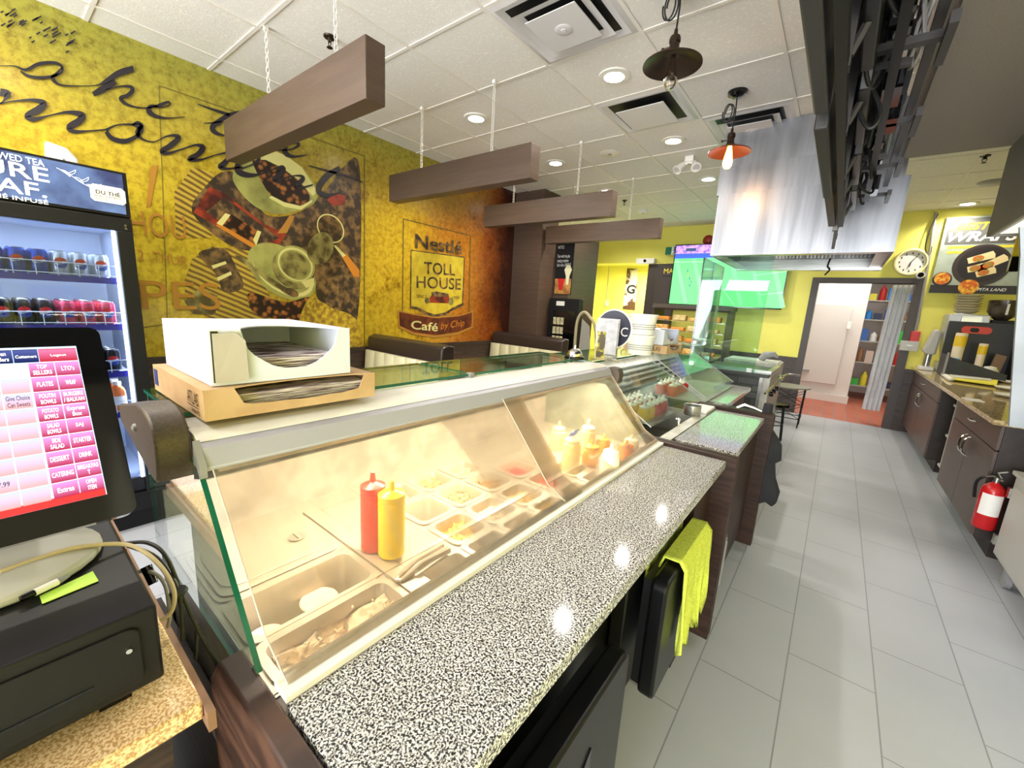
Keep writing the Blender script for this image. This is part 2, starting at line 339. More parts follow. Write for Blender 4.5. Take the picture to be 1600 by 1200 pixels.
# brown pillar at the end of the mural
b=MB();b.box(-4.4,-3.30,4.72,5.1,0,CEIL);b.build('wall_pillar',M['brown'],kind='structure')
b=MB();b.box(-4.4,-3.06,5.1,5.9,0,2.45);b.build('wall_cabinet_bay',M['brown'],kind='structure')
MB().box(-5.2,-4.4,5.1,5.9,0,CEIL).build('wall_bay_side',M['brown'],kind='structure')
# far wall: header over the corridor, main part around the door
dx0,dx1,dz=-.345,.70,1.99
b=MB()
b.box(-5.2,-2.62,FAR,FAR+.12,2.30,CEIL);b.box(-2.62,dx0,FAR,FAR+.12,.0,CEIL);b.box(dx0,dx1,FAR,FAR+.12,dz,CEIL);b.box(dx1,2.6,FAR,FAR+.12,0,CEIL)
b.build('wall_far',M['yellow'],kind='structure')
b=MB();b.box(-5.1,-2.62,9.3,9.4,0,2.6);b.box(-4.9,-4.8,FAR,9.3,0,2.6);b.box(-5.1,-2.5,FAR+.12,9.4,2.42,2.5);b.build('wall_corridor',M['yellow'],kind='structure')
b=MB();b.box(-5.2,-4.9,5.9,7.7,0,CEIL);b.build('wall_side_room',M['yellow'],kind='structure')
b=MB();b.box(-2.93,-2.40,7.66,7.8,0,2.28);b.box(-2.76,-2.40,7.60,7.66,0,2.2);b.build('wall_dark_partition',M['frame'],kind='structure')
MB().box(2.2,2.35,-4,FAR,0,CEIL).build('wall_right',M['yellow'],kind='structure')
b=MB();b.box(-.9,-.8,FAR+.12,11.4,0,2.7);b.box(1.6,1.7,FAR+.12,11.4,0,2.7);b.box(-.9,1.7,11.3,11.4,0,2.7);b.build('wall_kitchen',M['doorwhite'],kind='structure')
b=MB();b.box(-2.4,dx0-.08,FAR-.02,FAR,0,.86);b.box(dx1+.08,2.2,FAR-.02,FAR,0,.86);b.build('trim_2',M['darkwood'],kind='structure')
b=MB();b.box(dx0-.085,dx0,FAR-.03,FAR+.15,0,dz+.07);b.box(dx1,dx1+.085,FAR-.03,FAR+.15,0,dz+.07);b.box(dx0-.085,dx1+.085,FAR-.03,FAR+.15,dz,dz+.07);b.build('door_1',M['frame'],kind='structure')
MB().box(-2.2,-.35,-1.5,-1.4,0,1.95).build('wall_light_block',M['brown'],kind='structure')  # added unseen wall, blocks storefront daylight from the near end of the case
# soffit above the line, right
b=MB();b.box(.13,2.2,-3,3.5,2.4,CEIL);b.build('ceiling_soffit',M['soffit'],kind='structure')

# ------------------------------------------------------------------ mural artwork
W=MW+.003
def wp(x,y,off=0):
    p=px(x,y,'x',MW);return (W+off,p.y,p.z)
ART=[mat('mural_charcoal',(58,46,38),.3,c2=(140,108,66),scale=16,detail=9,lo=.44,hi=.66),      #0 dark cloth
 mat('mural_sage',(168,166,92),.3,c2=(112,110,58),scale=7,detail=6,lo=.45,hi=.8),            #1 crockery
 mat('mural_beans',(172,106,50),.3,c2=(38,20,14),scale=22,kind='voronoi',lo=.22,hi=.55),    #2 beans
 mat('mural_red',(158,58,34),.3,c2=(70,30,28),scale=7,lo=.42,hi=.62),                        #3
 mat('mural_orange',(206,130,42),.3),                                                        #4
 mat('mural_wood',(196,166,62),.3,c2=(104,78,40),scale=15,detail=6,kind='wave',stretch=(1,.45,1),lo=.2,hi=.95), #5
 mat('mural_sack',(200,170,52),.3,c2=(140,108,38),scale=22,detail=6),                         #6
 mat('mural_coffee',(84,70,40),.3,c2=(160,150,86),scale=10,detail=6),                          #7
 mat('mural_rust',(182,128,46),.35),                                                          #8 faint lettering
 mat('mural_cream',(222,214,140),.3),                                                          #9
 mat('mural_line',(110,96,44),.35),mat('crest_yellow',(214,190,56),.3,c2=(196,166,46),scale=9),mat('mural_ribbon',(120,58,30),.3,c2=(82,38,24),scale=14,detail=7)]                                                             #10
mural=T('wall_mural','yellow printed coffee mural with cups, beans and handwritten lettering covering the left wall','mural',(MW,1.8,1.5))
b=MB();lay=[0]
def art(pts,c,off=None):
    if c in (0,1,2,6,7) and 5<len(pts)<25:
        q=[(x,y,0) for x,y in pts];S=smooth([q[-1]]+q+[q[0],q[1]],5);pts=[(v.x,v.y) for v in S[5:-5]]
    lay[0]+=.00007
    P=[wp(x,y,lay[0]) for x,y in pts];b.add(P,[tuple(range(len(P)))],c)
def ell(cx,cy,rx,ry,rot,n=28):
    a=R(rot);return [(cx+rx*math.cos(t)*math.cos(a)-ry*math.sin(t)*math.sin(a),cy+rx*math.cos(t)*math.sin(a)+ry*math.sin(t)*math.cos(a)) for t in [2*math.pi*i/n for i in range(n)]]
art([(272,300),(300,262),(330,268),(345,300),(330,372),(275,372)],5)
art([(288,440),(300,405),(330,385),(392,392),(410,440),(440,500),(350,505),(290,480)],5)
art([(300,332),(322,290),(350,268),(380,280),(415,335),(470,330),(512,292),(535,262),(562,262),(561,470),(545,508),(498,470),(488,430),(440,385),(412,392),(360,384)],0)
art([(302,332),(327,292),(352,303),(380,325),(412,350),(448,366),(430,392),(398,388)],3)
art([(322,331),(350,308),(400,345),(436,372),(404,385)],0)
art([(345,350),(362,335),(404,362),(396,384)],2)
art([(337,352),(342,349),(402,384),(398,390)],4);art([(338,349),(352,333),(360,336),(347,353)],9);art([(395,375),(402,360),(408,362),(400,384)],9)
art([(433,365),(453,336),(460,338),(448,364)],8)
art([(364,282),(372,256),(396,238),(424,236),(452,250),(476,268),(495,296),(490,318),(462,330),(428,334),(392,318)],1)
art([(394,252),(408,241),(430,250),(455,270),(482,302),(478,318),(450,322),(420,302)],2)
art([(398,236),(420,232),(448,244),(472,262),(496,300),(488,306),(464,280),(440,262),(415,250),(396,250)],9)
art([(424,306),(444,316),(470,322),(488,312),(487,316),(470,328),(444,323),(420,309)],9)
art(ell(440,424,60,36,34),1);art(ell(442,424,54,31,34),9);art(ell(440,420,52,30,34),1)
art(ell(458,420,36,29,42),7);art(ell(461,413,33,27,40),1);art(ell(461,413,30,24,40),9);art(ell(461,414,27,21,40),1);art(ell(460,414,24,19,40),7)
art([(367,401),(378,402),(402,420),(440,445),(460,455),(462,463),(448,460),(434,450),(396,424)],7)
art(ell(456,457,11,6,25),0);art([(470,440),(490,434),(491,446),(478,450)],9)
art([(386,462),(398,458),(425,467),(450,472),(482,464),(480,485),(470,506),(440,500),(398,490)],2)
art([(482,466),(500,470),(520,482),(548,492),(560,512),(560,560),(480,560),(466,510)],6)
art([(310,398),(330,388),(352,390),(366,412),(380,448),(350,456),(338,430)],0);art([(330,415),(352,408),(354,412),(333,420)],9);art([(338,434),(360,424),(362,429),(341,439)],9)
art([(288,470),(312,450),(340,462),(336,492),(300,490)],7)
ring=ell(516,357,25,19,52);inn=ell(516,357,23,17,52);art(ring,9);art(inn,0)
art([(533,400),(541,397),(561,422),(561,433),(552,432)],4);art([(521,384),(524,383),(540,399),(535,402)],9)
art([(510,312),(524,302),(540,306),(538,320),(520,322)],3)
art(ell(500,388,20,26,20),7)
for poly in ([(235,262),(247,257),(235,322),(228,325)],):art(poly,8)
# thin printed lines
def line(p,q,wd=1.1,c=10):
    dx,dy=q[0]-p[0],q[1]-p[1];l=math.hypot(dx,dy);nx,ny=-dy/l*wd/2,dx/l*wd/2
    art([(p[0]+nx,p[1]+ny),(q[0]+nx,q[1]+ny),(q[0]-nx,q[1]-ny),(p[0]-nx,p[1]-ny)],c)
for p,q in [((248,134),(570,244)),((248,134),(262,520)),((569,244),(569,560)),((630,342),(628,520)),((630,342),(735,368)),((735,368),(732,500)),((222,512),(262,506)),((630,490),(735,494))]: line(p,q,1.3)
line((642,391),(725,402),1.6,0);line((642,391),(641,478),1.6,0);line((725,402),(722,474),1.6,0)
# crest outline bottom, ribbon
art([(642,391),(725,402),(722,474),(708,480),(695,488),(680,491),(668,488),(655,481),(641,478)],11)
line((642,391),(725,402),1.6,0);line((642,391),(641,478),1.6,0);line((725,402),(722,474),1.6,0)
art([(621,484),(640,489),(680,494),(720,492),(739,485),(738,512),(715,523),(680,528),(645,523),(622,512)],8)
art([(623,487),(645,492),(680,497),(718,494),(737,488),(736,510),(714,519),(680,524),(646,519),(624,509)],12)
art([(641,478),(655,481),(668,488),(680,491),(695,488),(708,480),(722,474),(722,478),(708,484),(695,492),(680,495),(666,492),(652,484),(641,482)],0)
# little house
art([(669,468),(676,457),(700,460),(702,470),(700,474),(670,473)],3);art([(673,457),(680,455),(700,459),(697,464),(675,463)],0);art(ell(667,470,4,5,0,10),7);art(ell(704,471,4,6,0,10),7)
b.build('mural_picture',ART,mural)
def wtext(name,s,p0,p1,ht,m,bold=0,shear=0,part=True,off=.006):
    """baseline from pixel p0 to p1 on the mural wall, cap height ht metres"""
    a=Vector(wp(*p0));c=Vector(wp(*p1));a.x=c.x=W+off
    return text(name,s,a,(c-a),Vector((0,0,1))-(c-a).normalized()*(c-a).normalized().z,(c-a).length,ht,m,mural,bold,shear)
rust=ART[8]
wtext('mural_lettering','HOU',(205,367),(292,375),.16,rust);wtext('mural_lettering','2  THUR',(215,406),(292,416),.07,rust)
wtext('mural_lettering','PES',(223,484),(345,484),.20,rust)
wtext('crest_lettering','Nestlé',(648,388),(721,398),.155,ART[0],.02);wtext('crest_lettering','TOLL',(662,428),(710,431),.135,ART[0],.015)
wtext('crest_lettering','HOUSE',(650,450),(719,453),.135,ART[0],.01);wtext('crest_lettering','SINCE',(650,465),(666,466),.035,ART[0]);wtext('crest_lettering','1938',(706,467),(717,467),.035,ART[0])
wtext('crest_lettering','Café',(641,514),(683,518),.10,ART[9],.015);wtext('crest_lettering','by Chip',(688,518),(725,512),.11,ART[4],0,.3)
# handwriting traced as brush ribbons
ink=mat('mural_ink',(40,34,42),.3)
strokes=[
 ([(0,104),(22,104),(40,110),(60,101),(85,99),(97,106),(93,116),(70,122),(45,120),(32,112)],[1,1.5,4,5,4,3,3,4,4,2]),
 ([(97,106),(88,116),(82,123),(92,133),(115,135),(150,134),(165,128),(185,115),(208,108)],[2,4,5,3,1.6,1.5,6,8,8]),
 ([(145,148),(160,140),(180,128)],[6,9,7]),
 ([(165,141),(185,136),(203,136),(206,143),(198,150),(188,154),(196,163),(212,168),(232,169),(248,165),(262,160),(264,165),(250,168),(236,166),(232,174),(242,182),(262,185),(288,183)],[1.2,2,4,6,5,5,4,2,2,4,3,2,2,4,7,5,2,1]),
 ([(308,163),(330,171),(358,180)],[1,3,4]),([(318,193),(335,192),(345,190)],[1,2,2]),
 ([(374,177),(358,181),(345,188),(331,199),(336,208),(350,212),(362,212)],[6,7,7,7,5,2,1]),
 ([(412,233),(430,235),(452,234),(465,228),(462,223),(450,226),(444,234),(448,242),(460,245),(479,242)],[1,2,2,4,4,3,6,6,3,1]),
 ([(0,145),(12,148),(6,158),(0,163)],[10,9,3,2]),
 ([(0,163),(20,159),(50,157),(68,162),(60,172),(42,181),(52,187),(78,181),(105,176),(127,180),(124,189),(108,199),(116,206),(140,205),(165,203)],[2,2,4,8,10,7,6,2,4,8,9,8,5,2,2]),
 ([(165,204),(182,196),(205,195),(219,200),(214,212),(195,221),(175,217),(165,206)],[4,2,3,8,5,6,6,5]),
 ([(206,196),(214,192),(221,197),(214,207),(222,218),(240,222),(258,214),(272,212),(278,217),(264,229),(252,237),(262,240),(285,233),(305,227),(316,231),(308,242),(295,249),(312,250),(335,243),(354,239),(360,243),(350,255),(343,261),(355,264),(378,261)],[2,4,4,6,3,1.5,2,4,7,7,6,4,2,3,7,7,6,3,1.5,3,5,7,6,3,2]),
 ([(376,264),(392,258),(403,250),(398,244),(384,247),(371,258),(373,269),(388,274),(408,272),(428,264),(440,262),(440,270),(428,280),(433,283),(452,276),(468,275),(472,280),(464,290),(472,293),(488,289)],[2,2,5,5,3,7,8,6,2,2,6,7,6,4,1.5,3,6,6,3,2]),
 ([(530,263),(512,274),(500,288),(497,299),(506,305),(520,304),(535,299)],[6,8,8,7,6,3,1]),
 ([(481,259),(510,267),(540,275),(567,285)],[1.2,2.5,3,1])]
b=MB();
for pts,ws in strokes:
    S=smooth([(p[0],p[1],wd) for p,wd in zip(pts,ws)],5);L_=[];R_=[]
    for i,s in enumerate(S):
        a=S[max(i-1,0)];c=S[min(i+1,len(S)-1)];dx,dy=c.x-a.x,c.y-a.y;l=math.hypot(dx,dy) or 1;nx,ny=-dy/l*max(s.z,.8)*.62,dx/l*max(s.z,.8)*.62
        L_.append(wp(s.x+nx,s.y+ny,.008));R_.append(wp(s.x-nx,s.y-ny,.008))
    n=len(S);b.add(L_+R_,[(i,i+1,n+i+1,n+i) for i in range(n-1)])
b.build('handwritten_script',ink,mural)
# dark torn smudge above the script
b=MB()
for k in range(60):
    x=random.uniform(0,115);y=random.uniform(8,85)
    if abs(y-(30+x*.35))<22:
        l=random.uniform(4,14);P=[wp(x,y,.0075),wp(x+l,y-l*.5,.0075),wp(x+l+1,y-l*.5+2,.0075),wp(x+2,y+2.5,.0075)];b.add(P,[(0,1,2,3)])
b.build('ink_smudge',ink,mural)
# grime along the top edge of the printed wall is in the print itself

# ------------------------------------------------------------------ ceiling things
def downlight(x,y,lab):
    t=T('recessed_downlight',lab,'ceiling light',(x,y,CEIL),'recessed downlights in the tile ceiling')
    b=MB();b.lathe([(.065,-.012),(.098,-.009),(.102,-.001),(.07,-.004),(.065,.0)],(x,y,CEIL),28,cap=False);b.build('trim_ring',M['offwhite'],t)
    b=MB();b.lathe([(.001,-.006),(.066,-.010),(.066,-.004)],(x,y,CEIL),24);b.build('lens',M['lamp'],t)
    light('downlight_lamp','SPOT',(x,y,CEIL-.02),DL,(1,.94,.84),(0,0,0),shadow_soft_size=.035,spot_size=R(150),spot_blend=.6)
DL=42
for x,y,lab in [(-2.645,2.713,'round recessed downlight above the second hanging beam'),(-1.416,2.718,'round recessed downlight beside the unlit pendant lamp, largest in view'),
 (-2.645,3.94,'round recessed downlight between the second and third hanging beams'),(-1.416,3.936,'round recessed downlight left of the lit pendant lamp'),
 (-1.416,5.176,'round recessed downlight at the left edge of the stainless hood'),(-2.633,5.141,'small round recessed downlight above the right end of the third beam'),
 (-1.416,6.4,'round recessed downlight behind the stainless hood, over the television wall'),(.958,7.45,'round recessed downlight above the wrap poster'),(-.19,5.6,'round recessed downlight over the back of the aisle behind the hood')]: downlight(x,y,lab)
# downlights of the same grid nearer than the photograph's frame
for x,y in ((-2.645,.26),(-2.645,-1.0),(-1.416,-1.0),(-3.2,6.7)): light('downlight_lamp','SPOT',(x,y,CEIL-.02),DL,(1,.94,.84),(0,0,0),shadow_soft_size=.06,spot_size=R(150),spot_blend=.6)
def ringframe(b,cx,cy,a0,z0,a1,z1,c=0):
    P=[(cx-a0,cy-a0,z0),(cx+a0,cy-a0,z0),(cx+a0,cy+a0,z0),(cx-a0,cy+a0,z0),(cx-a1,cy-a1,z1),(cx+a1,cy-a1,z1),(cx+a1,cy+a1,z1),(cx-a1,cy+a1,z1)]
    b.add(P,[(i,(i+1)%4,4+(i+1)%4,4+i) for i in range(4)],c)
def vent(cx,cy,lab,kind):
    t=T('ceiling_vent',lab,'ceiling vent',(cx,cy,CEIL),'square air vents in the tile ceiling');s=.295
    b=MB();ringframe(b,cx,cy,s,CEIL-.004,s-.03,CEIL-.012);ringframe(b,cx,cy,s-.03,CEIL-.012,s-.07,CEIL-.001);
    b.build('vent_frame',M['vent'],t)
    MB().box(cx-.25,cx+.25,cy-.25,cy+.25,CEIL-.0015,CEIL-.0005).build('vent_throat',M['mblack'],t)
    b=MB()
    if kind=='plain': b.box(cx-.18,cx+.18,cy-.18,cy+.18,CEIL-.040,CEIL-.034)
    else:
        ringframe(b,cx,cy,.205,CEIL-.030,.16,CEIL-.016);ringframe(b,cx,cy,.205,CEIL-.030,.155,CEIL-.014);ringframe(b,cx,cy,.15,CEIL-.046,.11,CEIL-.034)
        b.box(cx-.15,cx+.15,cy-.15,cy+.15,CEIL-.046,CEIL-.040);b.lathe([(.001,-.052),(.014,-.052),(.016,-.049),(.045,-.049),(.05,-.046)],(cx,cy,CEIL),18)
    b.build('vent_cone',M['vent'],t,bevel=.002)
vent(-1.412,2.09,'large square cone air vent nearest in the ceiling, left of the unlit pendant','cone')
vent(-1.412,3.31,'square air vent with a flat plain plate below the cone vent','plain')
vent(-.80,3.93,'square cone air vent above the lit pendant lamp','cone')
t=T('ceiling_speaker','round flush ceiling speaker right of the third beam','speaker',(-2.037,3.971,CEIL));MB().lathe([(.001,-.008),(.085,-.006),(.1,-.001),(.1,0)],(-2.037,3.971,CEIL),24).build('speaker_grille',M['tbar'],t)
MB().lathe([(.001,-.012),(.02,-.01),(.02,-.006)],(-2.037,3.971,CEIL),12).build('speaker_centre',M['grey'],t)
def sprinkler(x,y,lab,m):
    t=T('fire_sprinkler',lab,'sprinkler',(x,y,CEIL));b=MB();b.lathe([(.035,0),(.033,-.008),(.012,-.01),(.01,-.03),(.001,-.03)],(x,y,CEIL),14);b.build('escutcheon',m,t)
    b=MB();b.tube([(x-.012,y,CEIL-.02),(x-.014,y,CEIL-.04),(x,y,CEIL-.055),(x+.014,y,CEIL-.04),(x+.012,y,CEIL-.02)],.003,6);b.lathe([(.001,-.056),(.018,-.058),(.018,-.06)],(x,y,CEIL),12);b.build('deflector',m,t)
sprinkler(-2.657,1.459,'brass fire sprinkler above the nearest hanging beam',M['bronze']);sprinkler(-2.621,5.68,'small dark fire sprinkler beyond the third beam',M['mblack']);sprinkler(.743,5.525,'fire sprinkler in the ceiling right of the stainless hood',M['mblack'])
t=T('smoke_detector','round white smoke detector beyond the fourth beam','smoke detector',(-2.614,6.35,CEIL));MB().lathe([(.001,-.04),(.05,-.038),(.07,-.02),(.08,0)],(-2.614,6.35,CEIL),20).build('detector_body',M['white'],t);MB().lathe([(.02,-.043),(.02,-.038)],(-2.614,6.35,CEIL),10).build('detector_button',M['grey'],t)
t=T('ceiling_disc_light','round flat unlit ceiling light near the far right corner','ceiling light',(.99,6.5,CEIL));MB().lathe([(.001,-.02),(.1,-.02),(.13,-.004),(.13,0)],(.99,6.5,CEIL),20).build('light_plate',M['grey'],t)
b=MB();xs=[.30+.035*i for i in range(18)];
for i,x in enumerate(xs): b.tube([(x,5.13,CEIL-.005),(x+.009,5.14,CEIL-.03),(x+.0175,5.13,CEIL-.04),(x+.026,5.12,CEIL-.03),(x+.035,5.13,CEIL-.005)],.004,6)
b.box(.28,.95,5.05,5.2,CEIL-.006,CEIL);tag(b.build('ceiling_strip_grille',M['lightgrey']),'long scalloped grey grille strip in the ceiling right of the hood','ceiling grille')
t=T('emergency_light','white twin head emergency light hanging from the ceiling left of the hood','emergency light',(-1.40,4.4,CEIL))
MB().box(-1.44,-1.36,4.37,4.43,CEIL-.05,CEIL).build('light_mount',M['white'],t,bevel=.004)
for sx,ry in ((-1,.5),(1,-.5)):
    b=MB();x=-1.4+sx*.06;b.tube([(-1.4,4.4,CEIL-.05),(x,4.38,CEIL-.08)],.012,8);b.tube([(x-.01*sx,4.40,CEIL-.06),(x+.03*sx,4.33,CEIL-.13)],[.025,.045],14);b.build('lamp_head',M['white'],t)
    b=MB();b.tube([(x+.0301*sx,4.33,CEIL-.1302),(x+.031*sx,4.3285,CEIL-.1322)],.034,14);b.build('lamp_lens',M['lightgrey'],t)
# hanging beams
lab=['first hanging brown beam, largest and nearest the camera','second hanging brown beam, in front of the crest on the mural','third hanging brown beam, in front of the brown pillar','fourth hanging brown beam, farthest and smallest']
by=[1.2,2.35,3.57,4.79];hy=[1.2,2.37,3.58,4.79]
chain=mat('white_chain',(225,222,215),.5)
for i in range(4):
    y=by[i];x0,x1=(-3.50,-1.80) if i==0 else (-3.26,-1.74);z0,z1=(2.27,2.52) if i==0 else (2.23,2.445)
    t=T('hanging_beam',lab[i],'hanging beam',((x0+x1)/2,y,z0),'brown beams hanging from the ceiling')
    MB().box(x0,x1,y-.05,y+.05,z0,z1).build('beam_body',M['brown'],t,bevel=.003)
    for x in (-2.892,-2.128):
        b=MB();z=z1-.005;k=0
        while z<CEIL-.02:
            a=(.008 if k%2 else 0,0 if k%2 else .008);b.tube([(x+a[0],y+a[1],z),(x+a[0],y+a[1],z+.03),(x-a[0],y-a[1],z+.03),(x-a[0],y-a[1],z)],.0022,5,closed=True);z+=.026;k+=1
        b.box(x-.012,x+.012,y-.012,y+.012,CEIL-.022,CEIL);b.build('chain',chain,t)
# pendant lamps
def pendant(x,y,zs,lab,lit):
    t=T('pendant_lamp',lab,'pendant lamp',(x,y,CEIL));mb=M['bronze'];sh=M['bronze'] if not lit else M['copper']
    b=MB();b.lathe([(.001,-.035),(.03,-.035),(.05,-.02),(.06,-.018),(.062,0)],(x,y,CEIL),24);b.build('ceiling_canopy',M['gblack'],t)
    b=MB();b.tube([(x,y,CEIL-.03),(x+.004,y,zs+.2),(x,y,zs+.1)],.0045,8);b.build('cord',M['cable'],t)
    b=MB();pts=[];zc=zs+.215
    for k in range(50):
        a=2*math.pi*k/24;pts.append((x-.03-.028*math.cos(a)-.0004*k,y+.006*math.sin(a*.5),zc+.055*math.sin(a)))
    b.tube(pts,.004,6);b.build('cord_loop',M['cable'],t)
    b=MB();b.lathe([(.001,.11),(.008,.11),(.01,.085),(.022,.08),(.026,.07),(.026,.055),(.022,.05),(.024,.02),(.03,.012),(.03,.0)],(x,y,zs),20);b.tube([(x-.02,y,zs+.04),(x-.05,y,zs+.04)],.004,6);b.ball((x-.055,y,zs+.04),.008);b.build('lamp_socket',M['bronze'],t)
    b=MB();b.lathe([(.026,.008),(.05,.0),(.1,-.022),(.135,-.038),(.136,-.044),(.132,-.041),(.1,-.028),(.05,-.006),(.02,.002)],(x,y,zs),36);b.build('lamp_shade',sh,t)
    b=MB();b.lathe([(.013,0),(.016,-.02),(.026,-.07),(.031,-.10),(.028,-.125),(.018,-.142),(.001,-.148)],(x,y,zs),20);bb=b.build('bulb',M['litbulb'] if lit else M['bulb'],t)
    if lit: light('pendant_bulb_light','POINT',(x,y,zs-.19),2,(1,.6,.25),shadow_soft_size=.03)
    else:
        b=MB();b.tube([(x-.01,y,zs-.02),(x-.012,y,zs-.08),(x,y,zs-.03),(x+.012,y,zs-.08),(x+.01,y,zs-.02)],.001,4);b.build('filament',M['copper'],bb)
pendant(-.835,2.18,2.625,'dark bronze pendant lamp with an unlit bulb and looped cord',False)
pendant(-.80,3.33,2.575,'copper pendant lamp with a glowing filament bulb',True)
# ------------------------------------------------------------------ sandwich prep case (nearest)
case=T('sandwich_prep_case','long glass topped sandwich prep case with warm lit pans, nearest the camera','food case',(-.7,1,0))
b=MB();b.box(-1.18,-.56,.195,1.745,.10,.62);b.box(-1.18,-1.13,.195,1.745,.62,.965);b.box(-.56,-.50,.195,1.745,.62,.828);b.build('case_body',M['darkwood'],case)
b=MB();b.box(-1.128,-1.12,.2,1.74,.62,.965);b.box(-1.12,-.56,.2,1.74,.622,.63);b.box(-.568,-.56,.2,1.74,.63,.83);b.box(-1.12,-.56,.197,.2,.63,.83);b.prism([(-1.12,.63),(-.575,.63),(-.575,.84),(-.80,1.08),(-1.12,1.08)],'y',1.738,1.7415);b.build('steel_liner',M['steelm'],case)
holes=[];PANS=[]
def addpan(x0,x1,y0,y1,d,food,lab): holes.append((x0,x1,y0,y1));PANS.append((x0,x1,y0,y1,d,food,lab))
FOOD={'onion':((222,196,150),(160,120,80)),'mix':((120,80,40),(188,144,84)),'beet':((190,60,66),(222,110,104)),'tomato':((200,44,26),(226,92,60)),'cheese':((236,210,110),(206,160,64)),'pale':((232,220,190),(200,180,150)),'carrot':((226,160,110),(236,200,160)),'dark':((96,62,44),(60,40,30)),'pepper':((190,170,70),(226,214,140))}
FM={k:mat('food_'+k,a,.6,c2=c,scale=70,detail=4,lo=.42,hi=.58,bump=.6,bscale=90) for k,(a,c) in FOOD.items()}
YC=[(.515,.635),(.655,.772),(.79,.908),(.93,1.048),(1.078,1.198),(1.225,1.345)]
addpan(-1.04,-.83,.215,.458,.12,None,'large steel food pan with a flat lid and round recessed handle, nearest in the case')
addpan(-.815,-.685,.215,.458,.13,None,'large open steel food pan holding two pale round discs')
addpan(-.67,-.575,.215,.458,.10,'pale','long narrow food pan at the near front corner of the case')
F0=[(None,'empty small pan at the back, left of the squeeze bottles'),(None,'nearly empty steel pan right behind the squeeze bottles'),('onion','pan of chopped onion behind the shredded cheese pans'),('mix','pan of mixed brown filling behind the middle cheese pan'),('beet','pan of pink pickled beet in the back row'),('dark','dark empty pan under the tall sauce bottles')]
for i,(y0,y1) in enumerate(YC):
    if i: addpan(-.895,-.775,y0,y1,.11,F0[i][0],F0[i][1])
F1=[None,('cheese','pan of shredded pale cheese nearest the yellow bottle'),('pale','pan of white cheese crumbs in the middle row'),('cheese','pan of grated cheese in front of the brown filling'),('tomato','pan of bright red diced tomato in the middle row'),('dark','pan under the amber sauce bottles')]
for i,(y0,y1) in enumerate(YC):
    if F1[i]: addpan(-.757,-.642,y0,y1,.11,F1[i][0],F1[i][1])
F2=[(None,'small covered pan with tongs at the front, beside the dividing bar'),(None,'shallow shiny empty pan at the front edge below the shredded cheese'),('pale','shallow pan of pale topping at the front edge'),('cheese','shallow pan of yellow topping at the front edge'),('pepper','shallow pan of green pepper strips at the front edge'),(None,'shallow empty pan at the front edge beside the white sauce bottle')]
for i,(y0,y1) in enumerate(YC): addpan(-.63,-.572,y0,y1,.08,F2[i][0],F2[i][1])
FB=[None,('pale','pale hazy pan in the rearmost row, first from the left'),('carrot','orange tinted pan in the rearmost row'),('pale','pan of white topping in the rearmost row, farthest one')]
for i in (1,2,3): addpan(-1.03,-.912,YC[i][0],YC[i][1],.10,FB[i][0],FB[i][1])
b=MB();plate(b,-1.12,-.565,.2,1.738,.826,.83,holes);b.box(-1.05,-.575,.468,.505,.83,.838);b.build('pan_deck',M['pan'],case)
def pan(x0,x1,y0,y1,d,food,lab,z=.832):
    t=T('food_pan',lab,'food pan',((x0+x1)/2,(y0+y1)/2,z-d),'steel food pans sunk in the case')
    r=min(.02,(x1-x0)*.2);O=rrect(x0-.008,x1+.008,y0-.008,y1+.008,r+.006);I=rrect(x0+.006,x1-.006,y0+.006,y1-.006,r);J=rrect(x0+.012,x1-.012,y0+.012,y1-.012,r);K=rrect(x0+.018,x1-.018,y0+.018,y1-.018,r)
    b=MB();n=len(O);lv=[(O,z-.001),(O,z+.002),(I,z+.0025),(J,z-.012),(K,z-d)]
    vs=[(p[0],p[1],zz) for L_,zz in lv for p in L_];fs=[(k*n+i,k*n+(i+1)%n,(k+1)*n+(i+1)%n,(k+1)*n+i) for k in range(4) for i in range(n)];fs.append(tuple(range(4*n,5*n)));b.add(vs,fs);b.build('pan_shell',M['pan'],t)
    if food:
        b=MB();nx,ny=7,9;h=z-d*(.24 if food!='dark' else .7)
        P=[(x0+.014+(x1-x0-.028)*i/(nx-1),y0+.014+(y1-y0-.028)*j/(ny-1),h+random.uniform(-.006,.008)+.008*math.sin(i)*math.cos(j*.8)) for i in range(nx) for j in range(ny)]
        b.add(P,[(i*ny+j,(i+1)*ny+j,(i+1)*ny+j+1,i*ny+j+1) for i in range(nx-1) for j in range(ny-1)]);b.build('food_filling',FM[food],t)
        b=MB()
        for k in range(26):
            x=random.uniform(x0+.02,x1-.02);y=random.uniform(y0+.02,y1-.02);a=random.uniform(0,6.28);l=random.uniform(.006,.016);zz=h+.006+random.uniform(0,.01)
            b.tube([(x,y,zz),(x+l*math.cos(a),y+l*math.sin(a),zz+random.uniform(-.003,.005))],.0022,5)
        tag(b.build('food_shreds',FM[food],t),kind='stuff')
    return t
for a in PANS: tp=pan(*a); BIG=tp if a[0]==-1.04 else (globals().get('BIG'))
b=MB();O=rrect(-1.04,-.83,.215,.458,.025);b.prism(O,'z',.836,.839);O2=rrect(-1.02,-.85,.225,.43,.03)
b.prism(O2,'z',.839,.842);lid=b.build('pan_lid',M['pan'],BIG,bevel=.001)
b=MB();b.lathe([(.001,.0),(.017,.0),(.019,.003)],(-.93,.40,.843),20);b.build('lid_handle_recess',M['steelm'],lid);b=MB();b.box(-.945,-.915,.397,.403,.846,.85);b.build('lid_handle_bar',M['pan'],lid)
